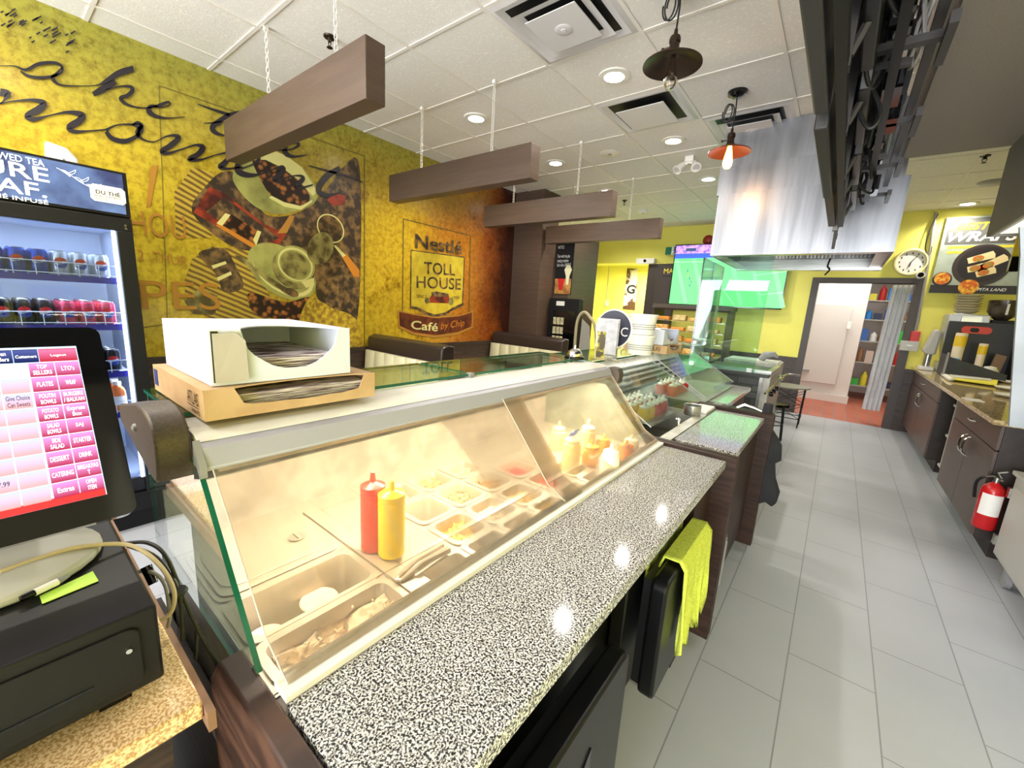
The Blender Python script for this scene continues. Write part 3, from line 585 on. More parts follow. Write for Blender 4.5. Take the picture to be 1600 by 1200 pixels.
for i,(x,y,rr,lab) in enumerate([(-.77,.37,.038,'pale flat disc in the open pan, farther and fully seen'),(-.745,.255,.034,'pale flat disc in the open pan, nearer the side glass')]):
    b=MB();b.lathe([(.001,0),(rr*.8,.0),(rr,.004),(rr*.97,.006),(.001,.007)],(x,y,.775),28);tag(b.build('portion_disc',mat('portion_white%d'%i,(238,226,200),.6)),lab,'food',group='discs in the open pan')
# tongs, cups and packets near the front
b=MB();b.tube([(-.643,.475,.84),(-.648,.53,.852),(-.655,.61,.846)],[.005,.006,.009],8);b.tube([(-.628,.475,.84),(-.63,.53,.852),(-.632,.61,.846)],[.005,.006,.009],8);b.tube([(-.643,.475,.84),(-.636,.468,.84),(-.628,.475,.84)],.005,8);tag(b.build('tongs',M['pan']),'steel tongs lying on the pan edge near the yellow bottle','tongs')
for i,(x,y,lab) in enumerate([(-.607,.235,'clear cup standing in the narrow front pan, nearest'),(-.622,.32,'clear ribbed cup standing in the narrow front pan, farther')]):
    b=MB();b.lathe([(.001,0),(.018,0),(.026,.05),(.028,.052),(.025,.05),(.017,.003),(.001,.003)],(x,y,.775),18);tag(b.build('plastic_cup',M['acry']),lab,'cup')
# squeeze bottles
def squeeze(x,y,z,h,r,m,capm,lab,ribs=False,low=None):
    t=T('squeeze_bottle',lab,'squeeze bottle',(x,y,z),'squeeze bottles in the sandwich case')
    hb=h*.80;pr=[(.001,0),(r*.9,0),(r,.006)]
    if ribs:
        k=int(hb/.011)
        for i in range(k): zz=.01+i*(hb-.03)/k;pr+=[(r,zz),(r*.955,zz+(hb-.03)/k*.5)]
    pr+=[(r,hb*.88),(r*.93,hb*.93),(r*.78,hb*.95)]
    b=MB();b.lathe(pr,(x,y,z),24)
    bo=b.build('bottle_body',m,t)
    b=MB();c0=hb*.945;b.lathe([(r*.98 if ribs else r*.82,c0),(r*.98 if ribs else r*.85,c0+h*.07),(r*.6,c0+h*.10),(.007,c0+h*.12),(.0045,h-.002),(.001,h)],(x,y,z),22);b.build('nozzle_cap',capm,t)
    return t
squeeze(-.772,.502,.84,.19,.028,M['red'],M['red'],'red ketchup squeeze bottle standing behind the yellow one',True)
squeeze(-.722,.517,.84,.18,.030,M['mustard'],M['mustard'],'bright yellow mustard squeeze bottle standing on the pan deck',True)
SA={n:mat('sauce_'+n,c,.35) for n,c in dict(pale=(246,226,160),cream=(250,236,190),amber=(238,176,84),orange=(240,150,80),beige=(232,204,160),white=(240,236,214)).items()}
for k,(x,y,z,h,r,m,c,lab) in enumerate([(-.847,1.431,.78,.172,.030,'pale','pale','tall pale sauce bottle at the back left of the bottle group'),(-.71,1.306,.78,.19,.033,'pale','cream','tall pale yellow sauce bottle with a blue and white tag'),
 (-.738,1.483,.78,.195,.031,'beige','white','tall beige sauce bottle with a wide white cap'),(-.671,1.391,.78,.147,.034,'amber','amber','amber sauce bottle at the centre of the bottle group'),(-.69,1.535,.78,.135,.031,'amber','amber','amber sauce bottle half hidden behind the centre one'),
 (-.562,1.322,.79,.167,.033,'white','white','white sauce bottle nearest the granite'),(-.587,1.525,.79,.125,.033,'orange','orange','orange sauce bottle with an orange nozzle at the right'),(-.612,1.64,.79,.115,.032,'cream','white','cream sauce bottle with a white nozzle, rightmost and farthest')]):
    t=squeeze(x,y,z,h,r,SA[m],SA[c],lab)
    if k==1:
        b=MB();b.sheet([(x-.012,y-.01,z+.165),(x+.02,y-.01,z+.185),(x+.026,y,z+.205),(x-.006,y,z+.185)],.001);b.build('paper_tag',M['blue'],t,label='blue and white tag')
# glass and rails of the case
b=MB();b.prism([(-.82,1.114),(-.778,1.118),(-.775,1.124),(-.79,1.155),(-.806,1.160),(-.82,1.160)],'y',.195,1.745);b.build('top_rail',M['alu'],case,bevel=.002)
b=MB();b.prism([(-.82,1.160),(-.807,1.161),(-.826,1.170),(-.862,1.173),(-.862,1.16)],'y',.195,1.745);b.build('rail_cap',M['offwhite'],case,bevel=.001)
b=MB();b.prism([(-.81,1.098),(-.772,1.11),(-.772,1.130),(-.80,1.168)],'y',.186,.196);b.build('rail_end_cap',M['grey'],case)
b=MB();b.box(-.935,-.86,.2,1.74,1.162,1.172);b.build('shelf_support',M['offwhite'],case)
def pane(b,x0,x1,y0,y1,z0,z1):
    """glass sheet: big faces clear, thin edges green"""
    d=[x1-x0,y1-y0,z1-z0];k=d.index(min(d));n0=len(b.f);b.box(x0,x1,y0,y1,z0,z1,1);pairs={2:(0,1),1:(2,4),0:(3,5)}[k]
    for q in pairs:b.m[n0+q]=0
b=MB();pane(b,-1.20,-.935,.20,.97,1.176,1.184);pane(b,-1.20,-.935,.985,1.76,1.176,1.184);b.build('glass_shelf',[M['glass'],M['gedge']],case)
b=MB();b.box(-.945,-.925,.968,.987,1.165,1.186);b.build('shelf_clip',M['grey'],case)
b=MB();pane(b,-1.17,-1.162,.2,1.74,.90,1.176);b.build('front_glass',[M['glass'],M['gedge']],case)
for y,nm in ((.19,'near'),(1.742,'far')):
    b=MB();P=[(-.605,.865),(-.585,.865),(-.79,1.125),(-1.165,1.16),(-1.165,.82),(-.605,.82)];n0=len(b.f);b.prism(P,'y',y-.004,y+.004,1);b.m[n0]=0;b.m[n0+1]=0
    b.build('end_glass',[M['glass'],M['gedge']],case)
# acrylic lids sloping to the ledge: two overlapping panels, upper slope and lower lip
M['acredge']=mat('polished_acrylic_edge',(206,198,186),.3)
def lidpanel(y0,y1,off):
    A=(-.788,1.128);Bp=(-.598,.905);C_=(-.528,.872)
    b=MB();b.sheet([(A[0]+off,y0,A[1]+off),(Bp[0]+off,y0,Bp[1]+off),(Bp[0]+off,y1,Bp[1]+off),(A[0]+off,y1,A[1]+off)],.003);b.sheet([(Bp[0]+off,y0,Bp[1]+off),(C_[0],y0,C_[1]+off),(C_[0],y1,C_[1]+off),(Bp[0]+off,y1,Bp[1]+off)],.003)
    b.build('acrylic_lid',M['acry2'] if off else M['acry'],case)
    b=MB();
    for y in (y0,y1): b=MB();b.tube([(A[0]+off+.002,y,A[1]+off+.002),(Bp[0]+off+.002,y,Bp[1]+off+.002),(C_[0],y,C_[1]+off+.002)],.0012,5);b.build('lid_edge',M['acredge'],case)
lidpanel(.205,1.06,0);lidpanel(.96,1.735,.004)
b=MB();b.box(-.548,-.51,.195,1.745,.862,.872);b.box(-.548,-.541,.195,1.745,.872,.878);b.build('ledge_strip',M['offwhite'],case)
b=MB();b.box(-.85,-.80,.22,1.72,1.104,1.113);b.build('light_housing',M['steelm'],case)
b=MB();b.tube([(-.868,.25,1.12),(-.868,1.7,1.12)],.005,8);b.build('light_tube',emis('warm_tube',(255,214,150),2.5),case)
light('case_warm_light','AREA',(-.80,1.0,1.10),CASEW:=10,(1,.89,.72),(0,R(8),0),shape='RECTANGLE',size=.05,size_y=1.4)
light('case_warm_light','AREA',(-.80,1.42,1.099),2.5,(1,.89,.72),(0,R(8),0),shape='RECTANGLE',size=.05,size_y=.5)  # second light, added as fill to brighten the sauce bottles
# end bracket cap
t=T('bracket_cap','dark bronze rounded bracket cap at the near end of the case rail','bracket',(-.95,.16,1.1))
b=MB();P=[(-1.09,1.18),(-1.088,1.145),(-.868,1.096),(-.842,1.094),(-.828,1.106),(-.82,1.14),(-.82,1.166),(-.83,1.188),(-.85,1.205),(-.88,1.212),(-.93,1.213)]
b.prism(P,'y',.142,.19);b.build('cap_body',M['bracket'],t,bevel=.004)
b=MB();b.lathe([(.001,-.006),(.006,-.004),(.008,0)],(-.95,.142,1.165),12,axis='y');b.build('screw',M['grey'],t)
t=T('bracket_cap','dark bronze bracket cap at the far end of the case rail','bracket',(-.85,1.775,1.1))
b=MB();b.prism([(-.80+(x+.95)*.42,1.125+(z-1.155)*.62) for x,z in P],'y',1.75,1.80);b.build('cap_body',M['bracket'],t,bevel=.004)
# granite ledges
def slab(name,x0,x1,y0,y1,z0,z1,m,lab,cat='counter'):
    b=MB();b.box(x0,x1,y0,y1,z0,z1);return tag(b.build(name,m,bevel=.003),lab,cat)
slab('granite_ledge',-.512,-.262,.195,1.745,.828,.86,M['granite'],'long speckled black and white granite ledge in front of the sandwich case')
slab('granite_ledge',-.505,-.25,1.885,2.70,.83,.86,M['granite'],'speckled granite ledge reflecting the television, beyond the wood divider')
slab('granite_ledge',-.95,-.485,2.93,3.82,.83,.86,M['granite'],'wide speckled granite top farthest along the line, before the stone counter')
# wooden end panels
b=MB();b.prism([(.146,0),(.19,0),(.19,.862),(.158,.862),(.146,.84)],'x',-.655,-.235);tag(b.build('end_panel',M['wood'],bevel=.004),'dark oak end panel at the near end of the sandwich case','end panel')
b=MB();b.box(-1.2,-.655,.16,.188,0,.66);tag(b.build('end_panel',M['darkwood']),'dark lower side panel under the case end glass','end panel')
b=MB();b.box(-.62,-.225,1.748,1.775,.06,.872);b.box(-.62,-.225,1.782,1.81,.06,.872);b.box(-.61,-.235,1.775,1.782,.06,.865);tag(b.build('end_panel',M['shaded_wood'],bevel=.003),'dark oak divider between the first and second stations','end panel')
b=MB();b.box(-.62,-.205,2.72,2.775,.06,.878);tag(b.build('end_panel',M['shaded_wood'],bevel=.003),'dark oak divider between the second station and the far granite top','end panel')
# under-counter refrigerator with open drawers
uc=T('undercounter_fridge','black undercounter refrigerator under the first granite ledge with two open doors','refrigerator',(-.42,1,0))
b=MB();b.box(-.5,-.40,.195,1.745,.06,.82);b.build('cabinet_face',M['mblack'],uc)
b=MB();b.box(-.5,-.30,1.50,1.74,.06,.82);b.build('side_filler',M['shaded_wood'],uc)
for y0,y1,z0,z1 in ((.28,.79,.10,.70),(1.03,1.47,.34,.715)):
    b=MB();b.prism(rrect(y0,y1,z0,z1,.03),'x',-.285,-.24);f=b.build('drawer_front',M['drawerblack'],uc,bevel=.008)
    b=MB();b.box(-.31,-.285,y0+.02,y1-.02,z0+.02,z1-.02);b.build('door_gasket',M['black'],f)
    b=MB();b.box(-.39,-.345,y0+.01,y1,z0+.02,z1+.03);b.build('drawer_box',M['mblack'],uc,bevel=.006)
b=MB();b.prism([(.40,.44),(.62,.60),(.62,.54),(.47,.30)],'x',-.242,-.237);b.build('handle_recess',M['gblack'],uc)
# lime towel folded over the open door and the box behind
def drape(name,x,y0,y1,ztop,drop,m,lab,back=.10,wd=.05):
    b=MB();n=16;q=14;vs=[];
    prof=[]
    for i in range(n+1):
        yy=y0+(y1-y0)*i/n;dr=drop*(1+.10*math.sin(i*1.9)+.06*math.sin(i*.7));row=[]
        for k in range(q+1):
            s=k/q
            if s<.25: u=s/.25;row.append((x-wd-.004*math.sin(i),yy,ztop-back*(1-u)))
            elif s<.4: u=(s-.25)/.15;a=math.pi*(1-u);row.append((x-wd/2+math.cos(a)*wd/2,yy,ztop+.012*math.sin(a)))
            else: u=(s-.4)/.6;row.append((x+.004+.012*math.sin(i*1.7+u*2)*u+.01*u,yy+.012*u*math.sin(i*2.1),ztop-dr*u))
        vs+=row
    fs=[(i*(q+1)+k,(i+1)*(q+1)+k,(i+1)*(q+1)+k+1,i*(q+1)+k+1) for i in range(n) for k in range(q)]
    b.add(vs,fs);o=b.build(name,m);s=o.modifiers.new('cloth','SOLIDIFY');s.thickness=.006;return tag(o,lab,'towel',group='lime towels on the open fridge door')
drape('towel',-.232,1.13,1.43,.722,.27,M['lime'],'lime green towel hanging over the outer open door',.18,.06)
drape('towel',-.337,1.10,1.45,.752,.14,M['lime'],'lime green towel on the inner drawer box, half hidden by the outer one',.10,.06)

# ------------------------------------------------------------------ second station
st=T('cold_well_station','second serving station with a sloped vent panel, cold well and clear lids','food case',(-.8,2.2,0))
b=MB();b.box(-1.2,-.56,1.815,2.715,.1,.60);b.box(-1.2,-.95,1.815,3.80,.1,.86);b.box(-.56,-.505,1.815,2.715,.6,.83);b.build('case_body',M['darkwood'],st)
b=MB();b.box(-.95,-.56,1.815,2.715,.70,.71);b.box(-.56,-.51,1.815,2.88,.70,.862);b.box(-.95,-.945,1.815,2.715,.70,.88);b.box(-.95,-.56,2.55,2.57,.71,.85);b.build('well_liner',M['steelm'],st)
b=MB();b.prism([(-.93,.875),(-1.10,1.10),(-1.12,1.10),(-1.12,.87)],'y',1.83,3.75);b.build('vent_panel',M['steelm'],st)
b=MB()
for k in range(5):
    u=.22+k*.13;x=-.93-.17*u;z=.875+.225*u
    b.prism([(x+.003,z-.004),(x+.010,z+.002),(x+.003,z+.012),(x-.006,z+.010)],'y',1.9,3.6)
b.build('vent_slats',M['mblack'],st)
b=MB();
for k in range(6):
    y=2.0+k*.16;x,z=-.93-.17*.87,.875+.225*.87;b.sheet([(x+.006,y,z-.02),(x+.006,y+.09,z-.02),(x-.018,y+.09,z+.016),(x-.018,y,z+.016)],.002,c=k%2)
b.build('control_switches',[M['white'],M['gblack']],st)
b=MB();pane(b,-1.20,-.90,1.80,3.78,1.160,1.168);b.build('glass_shelf',[M['glass'],M['gedge']],st)
b=MB();
for y in (1.9,2.8,3.7): b.tube([(-1.1,y,1.09),(-1.1,y,1.162)],.01,10)
b.build('shelf_post',M['steel'],st)
for y0,y1 in ((1.83,2.70),(2.80,3.7)):
    b=MB();b.sheet([(-.93,y0,1.10),(-.60,y0,.90),(-.60,y1,.90),(-.93,y1,1.10)],.004);b.build('clear_lid',M['lidglass'],st)
    b=MB();
    for y in (y0,y1): b=MB();b.tube([(-.93,y,1.102),(-.60,y,.902)],.003,6);b.build('lid_edge',M['alu'],st)
b=MB();plate(b,-.93,-.60,2.78,3.70,.862,.868,[]);b.build('jar_tray',M['steelm'],st)
light('station_fill_light','AREA',(-.98,2.5,1.15),2,(1,.97,.9),(0,R(-15),0),shape='RECTANGLE',size=.08,size_y=1.5)  # fill added to brighten the well and jars, no fixture behind it
# jars in rows: yellow ones near, red ones farther
JL=mat('jar_lid_white',(240,236,222),.4);JY=mat('jar_mustard',(236,190,24),.35);JR=mat('jar_ketchup',(206,34,28),.35)
protoy=None;PJ={}
def jar(x,y,z,col,lab,grp):
    if col not in PJ:
        t=T('sauce_jar',lab,'jar',(x,y,z),grp);b=MB();b.lathe([(.001,0),(.032,0),(.034,.01),(.034,.055),(.026,.066)],(x,y,z),16);b.build('jar_body',{'y':JY,'r':JR}[col],t)
        b=MB();b.lathe([(.027,.066),(.028,.074),(.012,.08),(.006,.1),(.001,.1)],(x,y,z),14);b.build('jar_lid',JL,t);PJ[col]=t
    else:
        p=PJ[col];dup(p,Vector((x,y,z))-Vector(p.location),lab,grp)
b=MB();b.box(-.95,-.70,2.17,2.55,.815,.83);b.build('jar_ledge',M['steelm'],st)
for i in range(5):
    for j in range(3):
        x=-.92+j*.075;y=2.20+i*.075;c='y' if i<2 else 'r'
        jar(x,y,.832,c,('yellow sauce jar with a white lid, in the rows inside the second station' if c=='y' else 'red sauce jar with a white lid, in the rows inside the second station'),'yellow jars in the second station' if c=='y' else 'red jars in the second station')
for i in range(4):
    for j in range(2): jar(-.90+j*.08,2.84+i*.085,.868,'r','red sauce jar beyond the divider, under the far clear lid','red jars beyond the divider')
b=MB();b.lathe([(.001,0),(.042,0),(.045,.006),(.045,.055),(.047,.057),(.042,.056),(.041,.006),(.001,.005)],(-.575,2.42,.862),24);tag(b.build('steel_pot',M['steel']),'small round stainless pot on the edge of the cold well','pot')
b=MB();b.box(-.605,-.515,2.49,2.70,.863,.877);tag(b.build('cutting_board',M['white'],bevel=.003),'small white cutting board beside the steel pot','cutting board')
b=MB();b.box(-.90,-.63,1.86,2.14,.716,.735);tag(b.build('well_cover',M['lightgrey'],bevel=.004),'grey flat cover lying in the cold well','cover')
b=MB();b.tube([(-.56,2.12,.862),(-.56,2.12,.89),(-.575,2.12,.895)],.007,8);b.ball((-.56,2.12,.893),.01);tag(b.build('tap_knob',M['chrome']),'small chrome knob at the corner of the cold well','knob')
# front of second station
s2=T('station_cabinet','dark wood cabinet under the second granite ledge with slatted shelf','cabinet',(-.3,2.25,0))
b=MB();b.box(-.5,-.27,1.9,2.68,.16,.828);b.build('cabinet_body',M['shaded_wood'],s2);b=MB()
for k in range(4): b.box(-.27,-.235,1.85+k*.03,1.868+k*.03,.30-k*.03,.52-k*.03)
b.build('rack_slat',M['grey'],s2)
b=MB();b.box(-.27,-.235,1.815,1.835,.06,.86);b.build('edge_post',M['steel'],s2)
s3=T('far_station_cabinet','dark cabinet under the farthest granite top','cabinet',(-.7,3.4,0));b=MB();b.box(-.94,-.52,2.95,3.8,.05,.829);b.build('cabinet_body',M['darkwood'],s3)
t=T('pastry_tool_caddy','grey utensil holder between the divider and the far granite top','utensil holder',(-.30,2.85,.6));b=MB();b.box(-.47,-.22,2.79,2.90,.6,.86);b.build('caddy_box',M['mblack'],t);b=MB();b.tube([(-.42,2.85,.86),(-.38,2.86,.885),(-.33,2.85,.88),(-.28,2.85,.865)],.012,8);b.build('utensil',M['steel'],t)
# apron hanging and trolley
b=MB();n=20;vs=[];RW=[(.93,-.275,-.228,.02),(.86,-.28,-.225,.03),(.79,-.29,-.215,.04),(.74,-.29,-.175,.05),(.70,-.29,-.150,.055),(.61,-.29,-.138,.06),(.585,-.285,-.165,.055),(.50,-.28,-.150,.06),(.42,-.275,-.115,.06),(.36,-.265,-.12,.055),(.335,-.255,-.135,.05)]
for k,(z,xa,xb,dy) in enumerate(RW):
    for i in range(n):
        a=2*math.pi*i/n;rr=1+.12*math.sin(5*a+k*.5);vs.append(((xa+xb)/2+(xb-xa)/2*math.cos(a)*(.94+.06*rr),2.80+dy*math.sin(a)*rr,z+(.012*math.sin(4*a) if k>8 else 0)))
b.add(vs,[(k*n+i,k*n+(i+1)%n,(k+1)*n+(i+1)%n,(k+1)*n+i) for k in range(len(RW)-1) for i in range(n)]+[tuple(range(n)),tuple(range(n*(len(RW)-1),n*len(RW)))])
tag(b.build('apron',M['blackcloth']),'black apron hanging from the end of the second divider into the aisle','apron')
t=T('step_trolley','small black trolley base with a caster and thin post by the oak cabinet','trolley',(-.25,2.85,0))
b=MB();b.box(-.42,-.24,2.80,2.86,.09,.12);b.box(-.42,-.24,2.92,2.97,.09,.12);b.box(-.28,-.24,2.80,2.97,.09,.13);b.build('trolley_base',M['mblack'],t);b=MB();b.cyl((-.25,2.84,.035),.03,.025,14,'x');b.box(-.25,-.235,2.83,2.85,.035,.09);b.build('caster',M['gblack'],t)
b=MB();b.tube([(-.225,2.86,.10),(-.215,2.86,.62)],.006,8);b.build('post',M['mblack'],t)
b=MB();b.box(-.36,-.26,2.78,2.84,.13,.26);tag(b.build('red_box',mat('dull_red',(150,74,62),.6)),'dull red box on the small black trolley','box')

# ------------------------------------------------------------------ things on the glass shelves
def wrapbox(x0,x1,y0,y1,z0,z1,m,mi,lab,cut,paperz,ex=.45):
    """box open on its +x face with a stack of papers inside"""
    t=T('wrap_box',lab,'cardboard box',((x0+x1)/2,(y0+y1)/2,z0));b=MB();w_=.003
    b.box(x0,x1,y0,y1,z0,z0+w_);b.box(x0,x0+w_,y0,y1,z0,z1);b.box(x0,x1,y0,y0+w_,z0,z1);b.box(x0,x1,y1-w_,y1,z0,z1)
    # top with cut and front with cut-out
    n=18;top=[(x0,y0),(x0,y1),(x1,y1)];yc0,yc1,dep,low=cut
    arc=[]
    for k in range(n+1):
        u=k/n;yy=yc1+(yc0-yc1)*u;arc.append((x1-dep*math.sin(math.pi*u)**.6+random.uniform(-.0012,.0012),yy))
    b.prism([(x,y) for x,y in top]+arc+[(x1,y0)],'z',z1-w_,z1)
    fr=[(y0,z0),(y1,z0),(y1,z1)]
    arc=[]
    for k in range(n+1):
        u=k/n;yy=yc1+(yc0-yc1)*u;arc.append((yy,z1-(z1-z0-low)*(abs(math.sin(math.pi*min(max(u,0),1)))**ex)+random.uniform(-.001,.001)))
    b.prism(fr+arc+[(y0,z1)],'x',x1-w_,x1)
    b.build('box_shell',m,t)
    b=MB();k=0;z=z0+w_
    while z<paperz:
        h=random.uniform(.0025,.0045);j=random.uniform(0,.006);b.box(x0+.01,x1-.012-j,y0+.012+random.uniform(0,.004),y1-.014-random.uniform(0,.004),z,min(z+h*.8,paperz));z+=h
    b.build('paper_stack',M['paper'],t)
    return t
tb=wrapbox(-1.17,-.835,.215,.55,1.187,1.243,M['card'],None,'low brown cardboard wrap box printed ATLAS WRAPS, on the near glass shelf',(.262,.525,.02,.018),1.226,.10)
text('box_print','ATLAS',(-.925,.2145,1.208),(1,0,0),(0,0,1),.062,.024,M['btext'],tb);text('box_print','WRAPS',(-.905,.2145,1.192),(1,0,0),(0,0,1),.045,.009,M['btext'],tb)
b=MB();b.box(-.928,-.862,.2143,.2149,1.2035,1.2045);b.build('print_rule',M['btext'],tb)
b=MB();b.box(-1.162,-1.135,.2143,.2149,1.20,1.235);b.build('print_badge',M['blue'],tb)
tw=wrapbox(-1.15,-.855,.235,.50,1.244,1.345,M['whitecard'],None,'white cardboard wrap box torn open in front, stacked on the brown box',(.285,.475,.09,.022),1.287)
b=MB();b.sheet([(-.853,.24,1.338),(-.853,.24,1.25),(-.849,.292,1.252),(-.849,.290,1.325),(-.851,.275,1.34)],.002);b.build('torn_flap',M['greycard'],tw,label='torn grey corrugated flap')
b=MB();b.add([(-.8545,.238,1.25),(-.8545,.238,1.342),(-.853,.249,1.342),(-.853,.249,1.25)],[(0,1,2,3)]);b.build('open_seam',M['gblack'],tw)
t=T('service_bell','chrome service bell on a black base, on the glass shelf','bell',(-.955,1.70,1.184))
b=MB();b.lathe([(.001,0),(.046,0),(.046,.008),(.036,.012),(.001,.012)],(-.955,1.70,1.184),24);b.build('bell_base',M['gblack'],t)
b=MB();b.lathe([(.036,.012),(.036,.02),(.03,.035),(.017,.045),(.001,.048)],(-.955,1.70,1.184),24);b.build('bell_dome',M['chrome'],t);b=MB();b.cyl((-.955,1.70,1.231),.004,.014,8);b.build('bell_button',M['chrome'],t)
# round logo disc in a clear holder with a paper sign
t=T('round_counter_sign','round dark blue counter sign with a white rim behind the paper sign','sign',(-.90,1.98,1.17))
b=MB();b.lathe([(.001,-.004),(.098,-.004),(.101,0),(.098,.004),(.001,.004)],(-.905,1.99,1.322),36,axis='y');b.build('sign_rim',M['white'],t)
b=MB();b.lathe([(.001,-.006),(.094,-.006)],(-.905,1.99,1.322),36,axis='y');b.build('sign_face',mat('navy_print',(44,46,66),.5),t);text('sign_letter','O    C',(-.975,1.983,1.29),(1,0,0),(0,0,1),.15,.045,M['wtext'],t)
b=MB();b.box(-.93,-.88,1.97,2.01,1.168,1.225);b.build('sign_base',M['mblack'],t)
t=T('paper_sign_holder','clear upright holder with a grey printed paper, in front of the round sign','sign holder',(-.88,1.9,1.17))
b=MB();b.box(-.955,-.835,1.90,1.903,1.17,1.375);b.build('holder_panel',M['acry'],t);b=MB();b.box(-.958,-.825,1.88,1.95,1.168,1.172);b.build('holder_foot',M['acry'],t)
b=MB();b.box(-.94,-.84,1.896,1.899,1.20,1.37);b.build('paper_sheet',mat('grey_paper',(158,158,168),.8,c2=(176,176,182),scale=30),t);b=MB();b.box(-.943,-.90,1.893,1.8955,1.18,1.31);b.build('food_photo',mat('food_print',(70,62,34),.5,c2=(190,176,70),scale=24,lo=.5,hi=.6),t)
def bucket(z,lab,txt):
    x,y=-.905,2.38
    t=T('plastic_bucket',lab,'bucket',(x,y,z),'white buckets on the glass shelf');b=MB();b.lathe([(.001,0),(.068,0),(.078,.10),(.084,.102),(.084,.115),(.08,.116),(.001,.116)],(x,y,z),28);b.build('bucket_body',M['white'],t)
    b=MB();
    for k in range(3): b.lathe([(.0715+.001*(4+k),.03+.012*k),(.0722+.001*(4+k),.034+.012*k)],(x,y,z),28,cap=False)
    b.build('bucket_print',M['grey'],t)
bucket(1.17,'white plastic bucket, lower of the two stacked','HONEY');bucket(1.288,'white plastic bucket, upper of the two stacked','SAUCE')
tb=wrapbox(-1.08,-.80,2.55,2.85,1.17,1.22,M['card'],None,'brown ATLAS box under the white box, behind the buckets',(2.60,2.82,.02,.016),1.205);text('box_print','ATLAS',(-.92,2.549,1.185),(1,0,0),(0,0,1),.08,.024,M['btext'],tb)
tw=wrapbox(-1.10,-.83,2.56,2.86,1.222,1.315,M['whitecard'],None,'white open box stacked on the brown box behind the buckets',(2.60,2.83,.08,.02),1.25)

# ------------------------------------------------------------------ point of sale corner
slab('pos_counter',-1.35,-.558,-1.2,.115,.872,.9,M['beige_granite'],'beige granite counter top under the cash drawer')
b=MB();b.box(-1.35,-.545,.1155,.1245,.86,.889);tag(b.build('counter_batten',mat('light_wood_strip',(138,104,80),.5)),'light wood strip along the end of the beige counter','wood strip')
b=MB();b.box(-1.3,-.62,-1.2,.09,0,.872);tag(b.build('pos_cabinet',M['darkwood']),'dark cabinet carrying the beige granite counter','cabinet')
cd=T('cash_drawer','black metal cash drawer on the beige granite counter','cash drawer',(-.8,-.1,.9))
b=MB();b.box(-1.05,-.607,-.33,.090,.922,1.028);b.build('drawer_case',M['mblack'],cd,bevel=.004)
b=MB();b.prism(rrect(-.30,.072,.935,1.012,.012),'x',-.607,-.603);f=b.build('drawer_front',M['mblack'],cd,bevel=.003)
b=MB();b.box(-.6035,-.602,-.14,.028,.957,.9605);b.build('media_slot',M['gblack'],f);b=MB();b.cyl((-.604,.06,.985),.003,.003,10,'x');b.build('lock',M['chrome'],f)
b=MB();b.box(-.70,-.63,.03,.06,.9,.922);b.box(-.70,-.63,-.28,-.25,.9,.922);b.box(-1,-.93,.03,.06,.9,.922);b.build('rubber_foot',M['gblack'],cd)
b=MB();P=[px(x,y,'z',1.0295) for x,y in ((62,932),(145,893),(154,908),(66,944))];b.sheet(P,-.0008);tag(b.build('sticky_note',mat('lime_note',(196,236,96),.7)),'lime green sticky note on the cash drawer','note')
b=MB();a=px(54,926,'z',1.038);c=px(90,909,'z',1.038);b.tube([a,c],.0045,10);t=tag(b.build('marker_pen',M['white']),'white marker pen lying on the cash drawer by the note','pen');b=MB();d=(a-c).normalized();b.tube([a,a+d*.012],.004,10);b.build('pen_cap',M['gblack'],t);b=MB();b.tube([c,c-d*.012],[.004,.0012],8);b.build('pen_tip',M['grey'],t)
# touch monitor
A=Vector((-.72,0,1.107));Bv=Vector((-.85,0,1.35));U=(Bv-A).normalized();V=Vector((0,1,0));Nn=V.cross(U).normalized()
if Nn.x<0: Nn=-Nn
def mp(y,u,off=0): return A+V*y+U*u+Nn*off
mon=T('pos_monitor','black touch screen till monitor showing a red menu grid','monitor',(-.8,-.05,.9))
Q=rrect(-.27,.100,0,.276,.012)
b=MB();n=len(Q);b.add([mp(y,u,-.03) for y,u in Q]+[mp(y,u,0) for y,u in Q],[tuple(range(n))[::-1],tuple(range(n,2*n))]+[(i,(i+1)%n,n+(i+1)%n,n+i) for i in range(n)]);b.build('bezel',M['gblack'],mon)
def scr(b,y0,y1,u0,u1,c,off): b.add([mp(y0,u0,off),mp(y1,u0,off),mp(y1,u1,off),mp(y0,u1,off)],[(0,1,2,3)],c)
def grad(name,ct,cb,u0,per,s=1.0):
    m=bpy.data.materials.new(name);nt,N,L=nodes(m);N.remove(N['Principled BSDF']);e=N.new('ShaderNodeEmission');e.inputs[1].default_value=s
    tc=N.new('ShaderNodeTexCoord');sp=N.new('ShaderNodeSeparateXYZ');L.new(tc.outputs['Object'],sp.inputs[0])
    k=1/U.z;mm=N.new('ShaderNodeMapRange');mm.inputs[1].default_value=0;mm.inputs[2].default_value=1
    a=N.new('ShaderNodeMath');a.operation='SUBTRACT';a.inputs[1].default_value=A.z+u0*U.z;L.new(sp.outputs[2],a.inputs[0])
    d=N.new('ShaderNodeMath');d.operation='DIVIDE';d.inputs[1].default_value=per*U.z;L.new(a.outputs[0],d.inputs[0]);f=N.new('ShaderNodeMath');f.operation='FRACT';L.new(d.outputs[0],f.inputs[0])
    r=N.new('ShaderNodeValToRGB');r.color_ramp.elements[0].color=(*lin(cb),1);r.color_ramp.elements[1].color=(*lin(ct),1);L.new(f.outputs[0],r.inputs[0]);L.new(r.outputs[0],e.inputs[0]);L.new(e.outputs[0],N['Material Output'].inputs[0]);return m
PER=.0205;U0=.2255-9*PER
